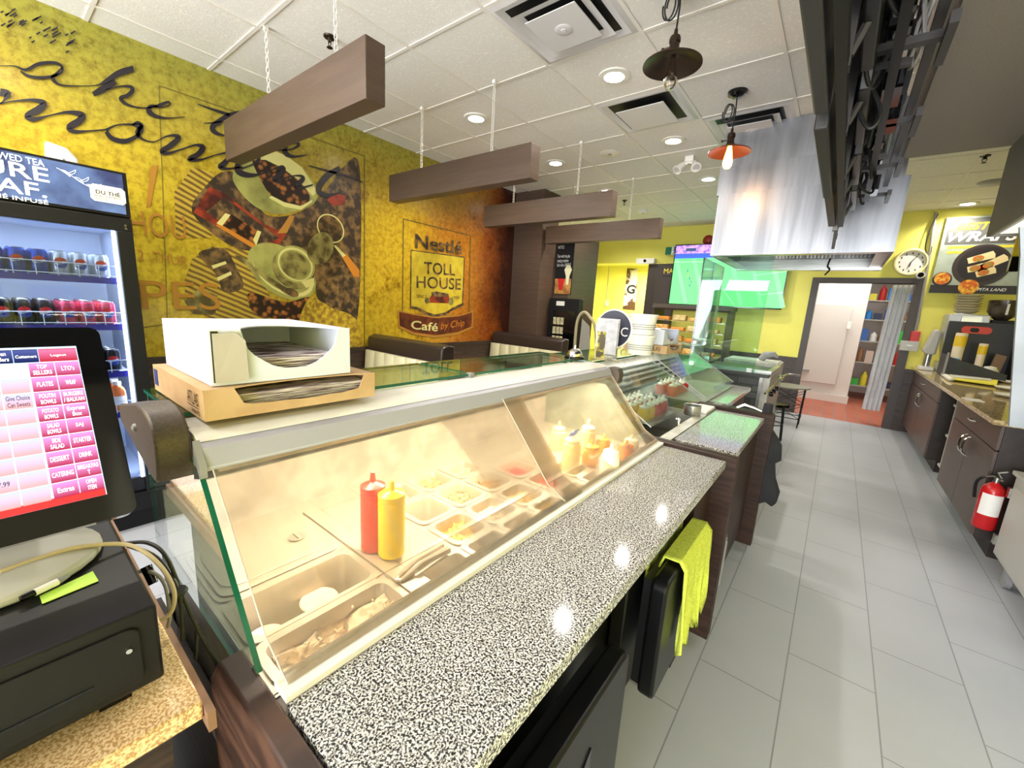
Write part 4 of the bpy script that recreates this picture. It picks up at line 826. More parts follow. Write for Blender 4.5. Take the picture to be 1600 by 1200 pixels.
SM=[emis('screen_blue',(176,204,246),.9),grad('screen_red_key',(226,150,214),(170,20,36),U0,PER),grad('screen_pink_key',(196,206,244),(238,160,150),U0,PER),emis('screen_white',(250,250,255),1),grad('screen_navy_key',(80,90,150),(14,24,70),.2262,.018),emis('screen_text_dark',(50,30,60),.6),grad('screen_red_top',(214,120,160),(180,20,30),.2262,.018),emis('screen_red_bar',(196,30,40),.9)]
b=MB();scr(b,-.25,.0735,.033,.2475,0,.0008)
scr(b,-.25,.0725,.033,.043,7,.0012)
scr(b,.0375,.0725,.2262,.2445,6,.0012);scr(b,.0156,.0368,.2262,.2445,4,.0012);scr(b,-.006,.0148,.2262,.2445,4,.0012);scr(b,-.028,-.007,.2262,.2445,4,.0012)
rows=[('TOP\nSELLERS',"LTO's"),('PLATES','WRAP'),('POUTIN\nBOWLS','BURGERS\n/ BALKAN'),('POTATO\nBOWLS','Express\nBox'),('SALAD\nBOWLS','SAJ'),('SIDE\nSALAD','STARTER'),('DESSERT','DRINK'),('CATERING','BREAKFAS\nT'),('Extras','OPEN\nITEM')]
def stext(s,y0,y1,u0,u1,c,k=.62):
    l=s.count('\n')+1;hh=(u1-u0)*(.34 if l==1 else .72);mx=max(len(q) for q in s.split('\n'));ww=min((y1-y0)*.86,mx*.0024);text_into(b,s,mp((y0+y1)/2-ww/2,(u0+u1)/2-hh/2,.0014),V,U,ww,hh*k/.62,c,bold=.012)
stext('Logout',.0375,.0725,.2262,.2445,3,.42);stext('Customers',.0156,.0368,.2262,.2445,3,.42);stext('Open\nOrders',-.006,.0148,.2262,.2445,3)
for i,(l,r_) in enumerate(rows):
    u1=.2255-i*PER-.0006;u0=u1-PER+.0012
    scr(b,.0268,.0492,u0,u1,1,.0012);scr(b,.0502,.0725,u0,u1,1,.0012);stext(l,.0268,.0492,u0,u1,3);stext(r_,.0502,.0725,u0,u1,3)
    if i: 
        for j in range(6):
            y1=.0245-j*.0245;scr(b,y1-.0232,y1,u0,u1,2,.0012)
scr(b,-.12,.0245,.207,.2245,3,.0011);scr(b,-.1195,.0240,.2075,.2240,0,.0012)
stext('Give Choice\nCan Sweets',.0013,.0245,.2255-2*PER-PER,.2255-2*PER,5);stext('$7.99',-.0232,.0,.2255-7*PER-PER,.2255-7*PER,5)
b.build('screen',SM,mon)
b=MB();b.prism([(-.98,1.03),(-.80,1.03),(-.80,1.045),(-.90,1.06),(-.86,1.17),(-.90,1.18),(-.95,1.08),(-.98,1.05)],'y',-.16,.02);b.build('stand',M['grey'],mon,bevel=.01)
b=MB();b.lathe([(.001,0),(.10,0),(.10,.012),(.06,.03),(.001,.03)],(-.82,-.04,1.03),30,sy=1.1);b.build('stand_base',M['lightgrey'],mon,bevel=.004)
# cables
def cable(name,pts,r,m,lab): b=MB();b.tube(smooth([px(x,y,'x',X_) for x,y,X_ in pts],6),r,8);return tag(b.build(name,m),lab,'cable')
cable('power_cable',[(0,893,-.76),(60,872,-.77),(120,855,-.78),(190,850,-.78),(225,862,-.75),(255,890,-.72),(272,925,-.70),(268,955,-.69),(250,970,-.69)],.003,M['beigecable'],'beige cable looping off the cash drawer')
cable('power_cable',[(190,850,-.80),(230,848,-.78),(260,870,-.74),(285,930,-.72),(310,985,-.70),(340,1040,-.68)],.0028,M['cable'],'black cable running down to the oak panel, outermost')
cable('power_cable',[(200,852,-.80),(245,872,-.76),(275,915,-.72),(284,960,-.71),(285,1000,-.70)],.0032,M['cable'],'black cable bundled behind the drawer, dropping straight')
cable('power_cable',[(215,893,-.76),(240,895,-.74),(258,915,-.72),(265,960,-.70),(262,980,-.70)],.0025,M['greycable'],'thin grey cable bundled behind the cash drawer')
cable('power_cable',[(0,905,-.86),(70,880,-.84),(130,868,-.83),(198,862,-.82)],.004,M['cable'],'black cable lying across the top of the cash drawer')
cable('power_cable',[(308,975,-.74),(307,1000,-.73),(306,1030,-.72)],.0028,M['cable'],'short black cable hanging between the counter and the oak panel')
b=MB();a=px(228,885,'x',-.755);b.tube([a,px(240,912,'x',-.74)],[.007,.006],12);tag(b.build('cable_plug',M['gblack']),'black cable plug behind the cash drawer','plug')
b=MB();p=px(279,924,'x',-.712);b.lathe([(.010,-.004),(.012,0),(.010,.004)],tuple(p),12);tag(b.build('cable_tie',M['cable']),'black tie around the cable bundle','cable tie')
# ------------------------------------------------------------------ drinks cooler and its cans
FX=-3.0
fr=T('drinks_cooler','tall black glass door drinks cooler with a lit tea sign header and cans inside','fridge',(-3.35,0,0))
b=MB();b.box(-3.74,FX-.05,-.90,-.86,0,1.95);b.box(-3.74,FX-.05,.50,.535,0,1.95);b.box(-3.74,-3.70,-.9,.53,0,1.95);b.box(-3.74,FX-.05,-.9,.53,1.70,1.95);b.box(-3.74,FX-.05,-.9,.53,0,.30);b.build('cabinet',M['mblack'],fr)
b=MB();b.box(-3.70,FX-.06,-.86,-.855,.3,1.7);b.box(-3.70,FX-.06,.495,.5,.3,1.7);b.box(-3.70,-3.69,-.86,.5,.3,1.7);b.box(-3.70,FX-.06,-.86,.5,.3,.31);b.box(-3.70,FX-.06,-.86,.5,1.69,1.7);b.build('inner_liner',mat('cooler_liner',(176,184,204),.5),fr)
b=MB();b.box(FX-.05,FX-.01,-.9,.532,1.745,1.962);b.build('header_box',M['mblack'],fr)
hm=mat('header_print',(44,52,92),.4,c2=(92,116,164),scale=6,detail=6,lo=.35,hi=.7,emit=0);hN=hm.node_tree;hb=hN.nodes['Principled BSDF'];hN.links.new(hb.inputs['Base Color'].links[0].from_socket,hb.inputs['Emission Color']);hb.inputs['Emission Strength'].default_value=.35
b=MB();b.box(FX-.012,FX-.006,-.88,.515,1.757,1.95);hd=b.build('header_panel',hm,fr)
lt=emis('header_letters',(238,240,244),.9);HX=FX-.005
def htxt(s,xr,yb,xl,ht,m=lt,it=0):
    a=px(xl,yb-(xr-xl)*.0+0,'x',HX);c=px(xr,yb,'x',HX);z=c.z
    return text('header_lettering',s,(HX,a.y,z),(0,1,0),(0,0,1),c.y-a.y,ht,m,hd,.01,it)
htxt('BREWED TEA',70,261,-30,.028);htxt('PURE',78,286,-62,.062);htxt('LEAF.',74,310,-62,.060);htxt('VRAI THÉ INFUSÉ',76,320,-70,.022)
c=px(169,304,'x',HX);b=MB();b.prism([(c.y+.065*u,c.z+.040*v) for u,v in ((-1,-.7),(-.8,-1),(.8,-1),(1,-.7),(1,.7),(.8,1),(-.8,1),(-1,.7))],'x',HX,HX+.001);b.build('header_badge',emis('badge_white',(236,232,214),.6),hd)
text('badge_lettering','DU THÉ',(HX+.002,c.y-.045,c.z-.005),(0,1,0),(0,0,1),.09,.024,M['btext'],hd,.02);text('badge_lettering','FRAICHEMENT\nINFUSÉ',(HX+.002,c.y-.05,c.z-.032),(0,1,0),(0,0,1),.10,.024,M['btext'],hd)
b=MB();stem=[px(x,y,'x',HX+.001) for x,y in ((88,262),(108,272),(128,286),(150,296))];b.tube(smooth(stem,4),.0012,5)
for k in range(6):
    q=stem[0].lerp(stem[3],(k+.5)/6);sg=1 if k%2 else -1;b.tube([(HX+.001,q.y+.030*math.sin(t_)*math.cos(t_*.5)*.4+.016*(1-math.cos(t_)),q.z+sg*.022*(1-math.cos(t_))*.5+.006*math.sin(t_)) for t_ in [2*math.pi*m_/12 for m_ in range(12)]],.001,4,closed=True)
b.build('leaf_drawing',lt,hd)
b=MB();z0,z1=.12,1.735
b.box(FX-.04,FX,-.9,.532,1.67,z1);b.box(FX-.04,FX,.468,.532,z0,1.67);b.box(FX-.04,FX,-.9,-.83,z0,1.67);b.box(FX-.04,FX,-.9,.532,z0,.22);do=b.build('door_frame',M['mblack'],fr,bevel=.003)
b=MB();b.box(FX-.03,FX-.026,-.83,.468,.22,1.67);b.build('door_glass',M['coolerglass'],do)
b=MB();b.cyl((FX,.505,1.70),.006,.004,8,'x');b.cyl((FX,.505,1.685),.006,.004,8,'x');b.build('hinge_screw',M['chrome'],do)
b=MB();b.box(FX-.06,FX-.045,.455,.468,.3,1.68);b.build('led_strip',emis('cooler_led',(220,232,255),4),fr)
light('cooler_led_light','AREA',(FX-.09,.44,1.05),5,(.82,.9,1),(0,R(90),0),shape='RECTANGLE',size=1.3,size_y=.03)
light('cooler_top_light','AREA',(-3.3,-.1,1.68),4,(.82,.9,1),(0,0,0),shape='RECTANGLE',size=.5,size_y=1.1)
light('cooler_shelf_light','AREA',(-3.1,.0,1.40),3,(.82,.9,1),(0,R(20),0),shape='RECTANGLE',size=.1,size_y=.9)
SZ=[1.425,1.182,.925,.695]
purple=mat('violet_price_rail',(48,44,150),.4);wire=mat('white_wire',(225,228,236),.4)
for z in SZ:
    b=MB()
    for k in range(20): b.tube([(-3.66,-.84+k*.07,z),(-3.07,-.84+k*.07,z)],.002,4)
    b.box(-3.66,-3.07,-.84,.47,z-.008,z-.004);sh=b.build('wire_shelf',wire,fr)
    b=MB();b.box(-3.068,-3.06,-.84,.468,z-.028,z+.004);b.build('price_rail',purple,sh)
    b=MB();b.tube([(-3.06,-.84,z+.065),(-3.06,.465,z+.065)],.0022,5);b.tube([(-3.06,-.84,z+.012),(-3.06,.465,z+.012)],.0022,5)
    for k in range(18): b.tube([(-3.06,.462-k*.072,z),(-3.06,.462-k*.072,z+.066)],.0022,5)
    b.build('can_guard',wire,sh)
CM_={'blue':mat('can_blue',(28,70,170),.28,.5),'white':mat('can_silver',(212,216,224),.28,.5),'black':mat('can_black',(28,28,34),.3,.4),'cherry':mat('can_pink_red',(206,70,96),.3,.4)}
rd=mat('can_roundel',(206,36,40),.4),mat('can_roundel_white',(236,236,240),.4),mat('can_roundel_blue',(30,60,150),.4)
PC={}
def can(x,y,z,c,lab,grp):
    if c not in PC:
        t=T('drink_can',lab,'can',(x,y,z),grp);b=MB();b.lathe([(.001,.002),(.024,0),(.033,.012),(.033,.105),(.027,.118)],(x,y,z),18);b.build('can_body',CM_[c],t)
        b=MB();b.lathe([(.027,.118),(.0275,.121),(.025,.120),(.024,.116),(.001,.116)],(x,y,z),16);b.build('can_lid',M['steel'],t)
        b=MB();r=.0336
        def pt(u,v): return (x+r*math.cos(u/r),y+r*math.sin(u/r),z+.062+v)
        n=10;Rr=.026
        for lo_,hi_,k in ((.18,1,0),(-.22,.18,1),(-1,-.22,2)):
            for i in range(n):
                u0=-Rr+2*Rr*i/n;u1=-Rr+2*Rr*(i+1)/n
                f=lambda u:math.sqrt(max(Rr*Rr-u*u,0))
                wv=lambda u:.0035*math.sin(u/Rr*2.6)
                def cl(u,a): e=f(u);return max(-e,min(e,a*Rr+wv(u))) if abs(a)<1 else a*e
                b.add([pt(u0,cl(u0,lo_)),pt(u1,cl(u1,lo_)),pt(u1,cl(u1,hi_)),pt(u0,cl(u0,hi_))],[(0,1,2,3)],k)
        ro=b.build('can_roundel',list(rd),t)
        text('can_lettering','PEPSI',(x+.0352,y-.019,z+.057),(0,1,0),(0,0,1),.038,.0105,M['btext'] if c!='black' else M['blue'],t,.02)
        PC[c]=t
    else: dup(PC[c],Vector((x,y,z))-Vector(PC[c].location),lab,grp)
lay_=[(0,[(.05,'blue'),(.12,'blue'),(.19,'blue'),(.26,'white'),(.33,'white'),(.405,'white')],4,'top'),(1,[(.05,'black'),(.118,'black'),(.186,'black'),(.262,'cherry'),(.335,'cherry'),(.408,'cherry')],4,'second'),(2,[(.335,'black'),(.405,'black')],3,'third')]
cn={'blue':'blue cola can','white':'silver white diet cola can','black':'black zero sugar cola can','cherry':'pink red cherry soda can'}
for si,cols,dep,nm in lay_:
    for k,(y,c) in enumerate(cols):
        for d in range(dep):
            can(-3.105-d*.069,y,SZ[si],c,f'{cn[c]} on the {nm} shelf of the drinks cooler',f'{cn[c]}s on the {nm} cooler shelf')
t0=None
for k,y in enumerate((.26,.335,.41)):
    for d in range(2):
        x=-3.11-d*.075
        if t0 is None:
            t=T('sports_drink_bottle','orange sports drink bottle on the lowest visible cooler shelf','bottle',(x,y,SZ[3]),'orange bottles in the cooler');b=MB();b.lathe([(.001,0),(.033,.003),(.033,.11),(.028,.13),(.015,.145),(.015,.15)],(x,y,SZ[3]),16);b.build('bottle_body',mat('orange_drink',(236,120,50),.25),t);b=MB();b.cyl((x,y,SZ[3]+.15),.017,.02,14);b.build('bottle_cap',M['white'],t);b=MB();b.lathe([(.0337,.04),(.0337,.09)],(x,y,SZ[3]),16);b.build('bottle_label',M['white'],t);t0=t
        else: dup(t0,Vector((x,y,SZ[3]))-Vector(t0.location),'orange sports drink bottle on the lowest visible cooler shelf','orange bottles in the cooler')
p=px(95,250,'x',MW+.03);t=T('wall_sensor','white rounded plastic sensor box on the mural above the cooler','sensor',(MW,p.y,p.z))
b=MB();b.prism([(p.y-.07,p.z-.10),(p.y+.075,p.z-.12),(p.y+.07,p.z+.02),(p.y+.03,p.z+.07),(p.y-.055,p.z+.085)],'x',MW,MW+.06);b.build('sensor_case',M['white'],t,bevel=.012);b=MB();b.cyl((MW+.06,p.y+.01,p.z),.006,.003,8,'x');b.build('sensor_screw',M['grey'],t)

# ------------------------------------------------------------------ booths, table, chair
def booth(y,x1,lab,ztop=1.02):
    t=T('booth_bench',lab,'booth',(-3.2,y,0),'cream and dark brown booths against the mural')
    b=MB();b.prism([(y-.02,.78),(y+.13,.80),(y+.13,ztop),(y+.06,ztop+.015),(y-.01,ztop-.01),(y-.02,ztop-.05)],'x',-3.74,x1);b.build('back_top',M['darkvinyl'],t,bevel=.012)
    b=MB();n=7;w_=(x1+3.74)/n;
    for k in range(n):
        xa=-3.74+k*w_;vs=[]
        for i in range(7):
            u=i/6;d=.022*math.sin(math.pi*u)**.5
            vs+= [(xa+w_*u,y-.04-d,ztop-.145),(xa+w_*u,y-.07-d,.48),(xa+w_*u,y+.05,.48),(xa+w_*u,y+.05,ztop-.145)]
        b.add(vs,[(i*4+j,(i+1)*4+j,(i+1)*4+(j+1)%4,i*4+(j+1)%4) for i in range(6) for j in range(4)])
    b.build('back_cushion',M['cream'],t)
    b=MB();b.box(-3.74,x1,y-.52,y-.02,.38,.48);b.build('seat_cushion',M['cream'],t,bevel=.02)
    b=MB();b.box(-3.72,x1-.03,y-.46,y+.1,.0,.38);b.box(-3.74,x1,y+.05,y+.12,.3,.82);b.build('bench_base',M['darkwood'],t)
booth(2.40,-2.62,'cream booth bench with a dark top roll, nearest behind the prep case');booth(4.33,-2.60,'cream booth bench with a dark top roll, beside the brown pillar')
def table(x,y,lab):
    t=T('dining_table',lab,'table',(x,y,0));b=MB();b.box(x-.55,x+.55,y-.36,y+.36,.73,.76);b.build('table_top',M['darkwood'],t,bevel=.004);b=MB();b.cyl((x,y,.03),.035,.70,16);b.build('pedestal',M['mblack'],t);b=MB();b.box(x-.25,x+.25,y-.25,y+.25,0,.03);b.build('table_foot',M['mblack'],t)
table(-3.15,3.35,'dark wood table between the two booths')
M['khaki']=mat('khaki_metal',(150,140,108),.5)
t=T('metal_chair','grey metal chair with a looped back near the bay, behind the round sign','chair',(-2.25,4.1,0))
b=MB()
for yy in (3.92,4.28):
    pass
b.tube(smooth([(-2.30,4.12,.46),(-2.33,4.13,1.05),(-2.32,4.13,1.28),(-2.26,4.13,1.37),(-2.18,4.13,1.33),(-2.08,4.13,1.15),(-2.0,4.12,.46)],5),.017,8);b.build('back_frame',M['khaki'],t)
b=MB();b.prism([(-2.28,.55),(-2.08,.55),(-2.16,1.22),(-2.26,1.30)],'y',4.12,4.126);b.build('back_splat',M['hoodgrey'],t)
b=MB();b.box(-2.45,-2.05,3.74,4.12,.44,.465);b.build('seat',M['tan_top'],t,bevel=.01)
for x,y in ((-2.43,3.76),(-2.07,3.76),(-2.43,4.1),(-2.07,4.1)): MB().tube([(x,y,.45),(x*1.01,y,.0)],.012,8).build('leg',M['lightgrey'],t)
table(-2.2,5.35,'small brown table beside the grey metal chair')

# ------------------------------------------------------------------ bay with poster and small display cooler
BY=5.095
b=MB();P=[px(x,y,'y',BY-.005) for x,y in ((870,374),(899,374),(897,462),(865,460))]
t=T('bay_poster','black drinks poster with white text and a red cup on the brown bay','poster',tuple(P[3]))
x0,x1=P[3].x,P[1].x;z0,z1=P[3].z,P[1].z
MB().box(x0,x1,BY-.008,BY-.002,z0,z1).build('poster_board',M['mblack'],t)
text('poster_text','NOTICE\n\nTurn with the pita\nstaying complete\nStart with a NESTLÉ',(x0+.02,BY-.0085,z0+(z1-z0)*.52),(1,0,0),(0,0,1),(x1-x0)*.8,(z1-z0)*.38,M['wtext'],t)
b=MB();b.box(x0+.01,x1-.01,BY-.0095,BY-.009,z0+.01,z0+.22,0);b.lathe([(.03,0),(.05,.12),(.06,.16),(.001,.161)],((x0+x1)/2-.03,BY-.0096,z0+.06),14,'z',1,sy=.01);b.lathe([(.02,0),(.03,.12),(.06,.2),(.03,.26),(.001,.27)],((x0+x1)/2+.07,BY-.0098,z0+.14),14,'z',2,sy=.01);b.build('poster_picture',[mat('poster_table',(150,96,48),.5,c2=(190,140,70),scale=12),M['redsign'],M['cream']],t)
t=T('display_cooler','small glass door display cooler built into the brown bay','fridge',(-3.2,5.0,.4))
x0=px(858,500,'y',5.0).x;x1=px(904,500,'y',5.0).x
b=MB();b.box(x0,x1,4.98,5.09,.35,1.53);b.build('cooler_frame',M['mblack'],t,bevel=.004)
b=MB();b.box(x0+.07,x1-.05,4.972,4.98,.5,1.36);b.build('glass_door',M['gblack'],t)
b=MB();
for i in range(6):
    for j in range(3): b.box(x0+.09+j*.06,x0+.14+j*.06,4.965,4.973,.52+i*.13,.62+i*.13)
b.build('menu_cards',mat('card_stack',(214,206,170),.6,c2=(170,160,120),scale=40),t);MB().box(x0+.12,x0+.25,4.968,4.973,1.43,1.49).build('white_label',M['white'],t)
# framed picture on the side of the bay, seen edge-on
t=T('framed_print','dark framed print at the right edge of the brown bay','picture',(-3.0,5.6,1.6))
a=px(912,400,'y',5.92);MB().box(a.x-.06,a.x+.10,5.90,5.93,.95,2.3).build('frame',M['gblack'],t);MB().box(a.x-.04,a.x+.06,5.89,5.90,1.0,2.25).build('print_sheet',mat('leafy_print',(56,48,30),.5,c2=(150,130,60),scale=9,detail=8),t)

# ------------------------------------------------------------------ far wall things
def fw(x,y,Y=FAR): return px(x,y,'y',Y)
# corridor
P=[px(x,y,'y',9.29) for x,y in ((980,419),(997,420),(992,485),(973,483))]
t=T('corridor_poster','narrow vertical pizza and food poster on the bright corridor wall','poster',tuple(P[3]))
MB().sheet(P,.004).build('poster_sheet',mat('food_poster',(90,60,36),.5,c2=(222,214,196),scale=5,detail=5,lo=.45,hi=.55),t)
c=(P[0]+P[2])/2;text('poster_letter','G',(c.x-.1,9.284,c.z-.1),(1,0,0),(0,0,1),.2,.2,M['btext'],t,.03)
a=fw(948,474,9.29);t=T('wall_outlet','small grey wall outlet with a cable above it in the corridor','outlet',tuple(a));MB().box(a.x-.05,a.x+.05,9.27,9.3,a.z-.07,a.z+.07).build('outlet_plate',M['lightgrey'],t,bevel=.004)
b=MB();q=[fw(x,y,9.28) for x,y in ((952,405),(950,440),(947,470))];b.tube(q,.006,6);b.build('outlet_cable',M['greycable'],t)
a=fw(1009,408,7.6);t=T('exit_camera_box','white wall unit with a small round black lens above the corridor','camera',tuple(a));MB().box(a.x-.17,a.x+.17,7.56,7.70,a.z-.05,a.z+.05).build('unit_body',M['white'],t,bevel=.01)
MB().cyl((a.x,7.545,a.z),.025,.02,14,'y').build('lens',M['gblack'],t)
a,c=fw(1040,398,7.66),fw(1066,386,7.66);t=T('exit_sign','green running man exit sign beside the television','sign',tuple(a));MB().box(a.x,c.x,7.63,7.69,a.z,c.z).build('sign_panel',M['green'],t)
b=MB();mx=(a.x+c.x)/2;mz=(a.z+c.z)/2;b.box(mx-.03,mx+.07,7.628,7.63,mz-.07,mz+.07,0);b.cyl((mx+.02,7.624,mz+.045),.016,.004,10,'y',1);
for p_,q_ in (((0,.025),(.01,-.02)),((.01,.02),(.045,.0)),((0,.02),(-.02,-.0)),((.01,-.02),(.04,-.06)),((.01,-.02),(-.02,-.06))): b.tube([(mx+.02+p_[0],7.626,mz+p_[1]),(mx+.02+q_[0],7.626,mz+q_[1])],.008,5,1)
b.build('running_man',[M['wtext'],M['green']],t)
a=fw(1034,429,7.58);c=fw(1062,421,7.58);t=T('magic_sign','dark sign with yellow letters partly hidden behind the television','sign',tuple(a));MB().box(a.x,a.x+.42,7.585,7.60,a.z-.02,a.z+.14).build('sign_board',M['frame'],t);text('sign_text','MAGIC',(a.x+.03,7.584,a.z+.02),(1,0,0),(0,0,1),.36,.085,mat('yellow_letters',(226,206,60),.5,emit=.15),t)
# television
x0,x1,z0,z1=-2.43,-.755,1.585,2.56;TVY=7.52
tv=T('television','large wall mounted television showing a green football pitch','television',(-1.6,TVY,1.6))
b=MB();b.box(x0-.015,x1+.015,TVY,TVY+.06,z0-.02,z1+.015);b.build('tv_frame',M['gblack'],tv)
b=MB();b.box((x0+x1)/2-.3,(x0+x1)/2+.3,TVY+.06,7.70,1.85,2.25);b.build('wall_mount',M['mblack'],tv)
def crowd():
    m=bpy.data.materials.new('screen_crowd');nt,N,L=nodes(m);N.remove(N['Principled BSDF']);e=N.new('ShaderNodeEmission');tc=N.new('ShaderNodeTexCoord');n=N.new('ShaderNodeTexNoise');n.inputs['Scale'].default_value=18;n.inputs['Detail'].default_value=3
    r=N.new('ShaderNodeValToRGB');r.color_ramp.elements[0].position=.4;r.color_ramp.elements[0].color=(*lin((130,110,220)),1);r.color_ramp.elements[1].position=.6;r.color_ramp.elements[1].color=(*lin((240,180,220)),1)
    L.new(tc.outputs['Object'],n.inputs['Vector']);L.new(n.outputs['Color'],r.inputs[0]);L.new(r.outputs[0],e.inputs[0]);L.new(e.outputs[0],N['Material Output'].inputs[0]);e.inputs[1].default_value=1;return m
TM=[emis('screen_pitch',(104,220,126),1.1),emis('screen_pitch_stripe',(124,230,146),1.15),emis('screen_banner',(56,90,226),1.4),crowd(),emis('screen_line',(180,240,200),1.15),emis('screen_player',(60,90,140),.8),emis('screen_player_red',(214,90,90),.9)]
b=MB()
def tq(u0,v0,u1,v1,c,o): 
    X_=lambda u:x0+(x1-x0)*u;Z_=lambda v:z0+(z1-z0)*v;b.add([(X_(u0),TVY-o,Z_(v0)),(X_(u1),TVY-o,Z_(v0)),(X_(u1),TVY-o,Z_(v1)),(X_(u0),TVY-o,Z_(v1))],[(0,1,2,3)],c)
def tl(p,q,wd,c,o):
    X_=lambda u:x0+(x1-x0)*u;Z_=lambda v:z0+(z1-z0)*v;P=Vector((X_(p[0]),TVY-o,Z_(p[1])));Q_=Vector((X_(q[0]),TVY-o,Z_(q[1])));d=(Q_-P).normalized();nn=Vector((-d.z,0,d.x))*wd/2;b.add([P+nn,Q_+nn,Q_-nn,P-nn],[(0,1,2,3)],c)
tq(0,0,1,.78,0,.001);tq(0,.78,1,.86,2,.001);tq(0,.86,1,1,3,.001)
for k in range(6): tl((.02+k*.17,.77),(.17+k*.17,.01),.06,1,.0014)
tl((0,.72),(1,.72),.008,4,.002);tl((.28,.72),(.62,.02),.008,4,.002);tl((.75,.5),(1,.56),.007,4,.002);tl((.75,.5),(.82,.2),.007,4,.002);tl((.82,.2),(1,.24),.007,4,.002)
for k in range(22):
    a=2*math.pi*k/22;a2=2*math.pi*(k+1)/22;tl((.36+.09*math.cos(a),.42+.13*math.sin(a)),(.36+.09*math.cos(a2),.42+.13*math.sin(a2)),.007,4,.002)
for u,v,c in ((.14,.55,5),(.15,.48,6),(.17,.42,5),(.19,.36,5),(.18,.30,5),(.45,.6,6),(.47,.52,5),(.55,.4,6),(.66,.62,5),(.93,.60,6),(.52,.25,5)): tq(u,v,u+.008,v+.045,c,.0025)
tq(.10,.90,.20,.95,5,.002);b.build('screen',TM,tv)
a=fw(1106,375,7.68);t=T('fire_bell','round red fire alarm bell beside the hood on the far wall','fire alarm',tuple(a));MB().lathe([(.001,-.05),(.05,-.045),(.08,-.02),(.085,0)],(a.x,7.7,a.z),22,axis='y').build('bell_gong',mat('alarm_red',(160,46,34),.4),t);MB().box(a.x-.04,a.x+.04,7.68,7.70,a.z-.12,a.z-.07).build('bell_box',M['redsign'],t)
# pastry rack
t=T('pastry_rack','tiered dark pastry display rack with trays of baked goods under the television','display rack',(-1.9,7.0,0))
b=MB();b.box(-2.42,-1.3,6.75,7.25,.0,.10);
for x in (-2.42,-1.32): b.box(x,x+.02,6.75,7.25,.05,1.50)
b.prism([(6.75,1.47),(7.25,1.50),(7.25,1.56),(6.80,1.56),(6.72,1.50)],'x',-2.44,-1.28);b.build('rack_frame',M['frame'],t,bevel=.004)
b=MB();zs=[.62,.80,.98,1.14,1.30]
for z in zs: b.box(-2.40,-1.32,6.72-(1.3-z)*.25,7.2,z,z+.015)
b.build('rack_shelf',M['tan_top'],t)
pm=[mat('pastry_golden',(214,150,70),.6,c2=(240,200,120),scale=20),mat('pastry_orange',(236,150,60),.6),mat('pastry_pale',(232,214,160),.6,c2=(206,176,110),scale=18)]
for zi,z in enumerate(zs):
    for k in range(4):
        x=-2.25+k*.25;y=6.80-(1.3-z)*.25
        b=MB();b.prism(rrect(x-.10,x+.10,y-.06,y+.10,.03),'z',z+.016,z+.016+.05+.03*((k+zi)%2));tag(b.build('pastry_tray',pm[(zi+k)%3],bevel=.01),f'tray of baked goods on the {["lowest","second lowest","middle","second highest","top"][zi]} shelf of the pastry rack','food tray',f'trays on the {["lowest","second lowest","middle","second highest","top"][zi]} pastry shelf')
# clock, camera, alarm pull, conduit, poster
a=fw(1423,410,7.7);t=T('wall_clock','round cream wall clock to the right of the hood','clock',tuple(a))
MB().lathe([(.001,-.015),(.14,-.015),(.15,-.045),(.165,-.045),(.178,-.02),(.178,0)],(a.x,7.7,a.z),36,axis='y').build('clock_case',mat('clock_cream',(236,226,170),.5),t);MB().lathe([(.001,-.018),(.14,-.018)],(a.x,7.7,a.z),30,axis='y').build('clock_face',M['white'],t)
b=MB();
for k in range(12): an=k*math.pi/6;b.box(a.x+.115*math.sin(an)-.006,a.x+.115*math.sin(an)+.006,7.679,7.681,a.z+.115*math.cos(an)-.012,a.z+.115*math.cos(an)+.012)
b.build('clock_marks',M['btext'],t);b=MB();b.tube([(a.x,7.678,a.z),(a.x+.05,7.678,a.z+.08)],.005,5);b.tube([(a.x,7.676,a.z),(a.x-.01,7.676,a.z-.06)],.006,5);b.build('clock_hands',M['btext'],t)
a=fw(1438,430,7.6);t=T('security_camera','small white security camera at the corner of the doorway','camera',tuple(a));MB().cyl((a.x,7.56,a.z),.045,.12,16,'y').build('camera_body',M['white'],t);MB().cyl((a.x,7.553,a.z),.03,.01,16,'y').build('camera_lens',M['gblack'],t)
b=MB();b.tube([(.72,7.67,2.88),(.76,7.67,2.3),(.80,7.67,1.5),(.80,7.67,1.36)],.016,8);tag(b.build('conduit',M['greycable']),'grey conduit pipe running down the far wall beside the wrap poster','conduit')
b=MB();q=[fw(x,y,7.66) for x,y in ((1466,334),(1455,355),(1447,380),(1447,394),(1453,397),(1456,385))];b.tube(smooth(q,5),.006,6);tag(b.build('hanging_wire',M['cable']),'black wire dangling from the ceiling left of the conduit','wire')
a=fw(1428,527,7.67);t=T('alarm_pull','red pull switch on the wall beside the doorway','switch',tuple(a));MB().box(a.x-.04,a.x+.05,7.62,7.70,a.z-.09,a.z+.08).build('pull_body',M['redsign'],t,bevel=.008)
a=fw(1421,540,7.62);t=T('junction_box','grey metal junction box below the red pull switch','electrical box',tuple(a));MB().box(a.x-.09,a.x+.09,7.60,7.70,a.z-.07,a.z+.06).build('box_body',M['lightgrey'],t,bevel=.005);MB().box(a.x-.03,a.x+.03,7.59,7.60,a.z-.01,a.z+.01).build('box_label',M['white'],t)
PY=7.66;x0,x1,z0,z1=.835,1.62,1.875,2.80
t=T('wrap_poster','large grey BEST WRAP poster with wraps on a dark plate','poster',(x0,PY,z0));MB().box(x0,x1,PY,PY+.03,z0,z1).build('poster_board',mat('poster_grey',(140,150,138),.5,c2=(170,180,166),scale=3),t)
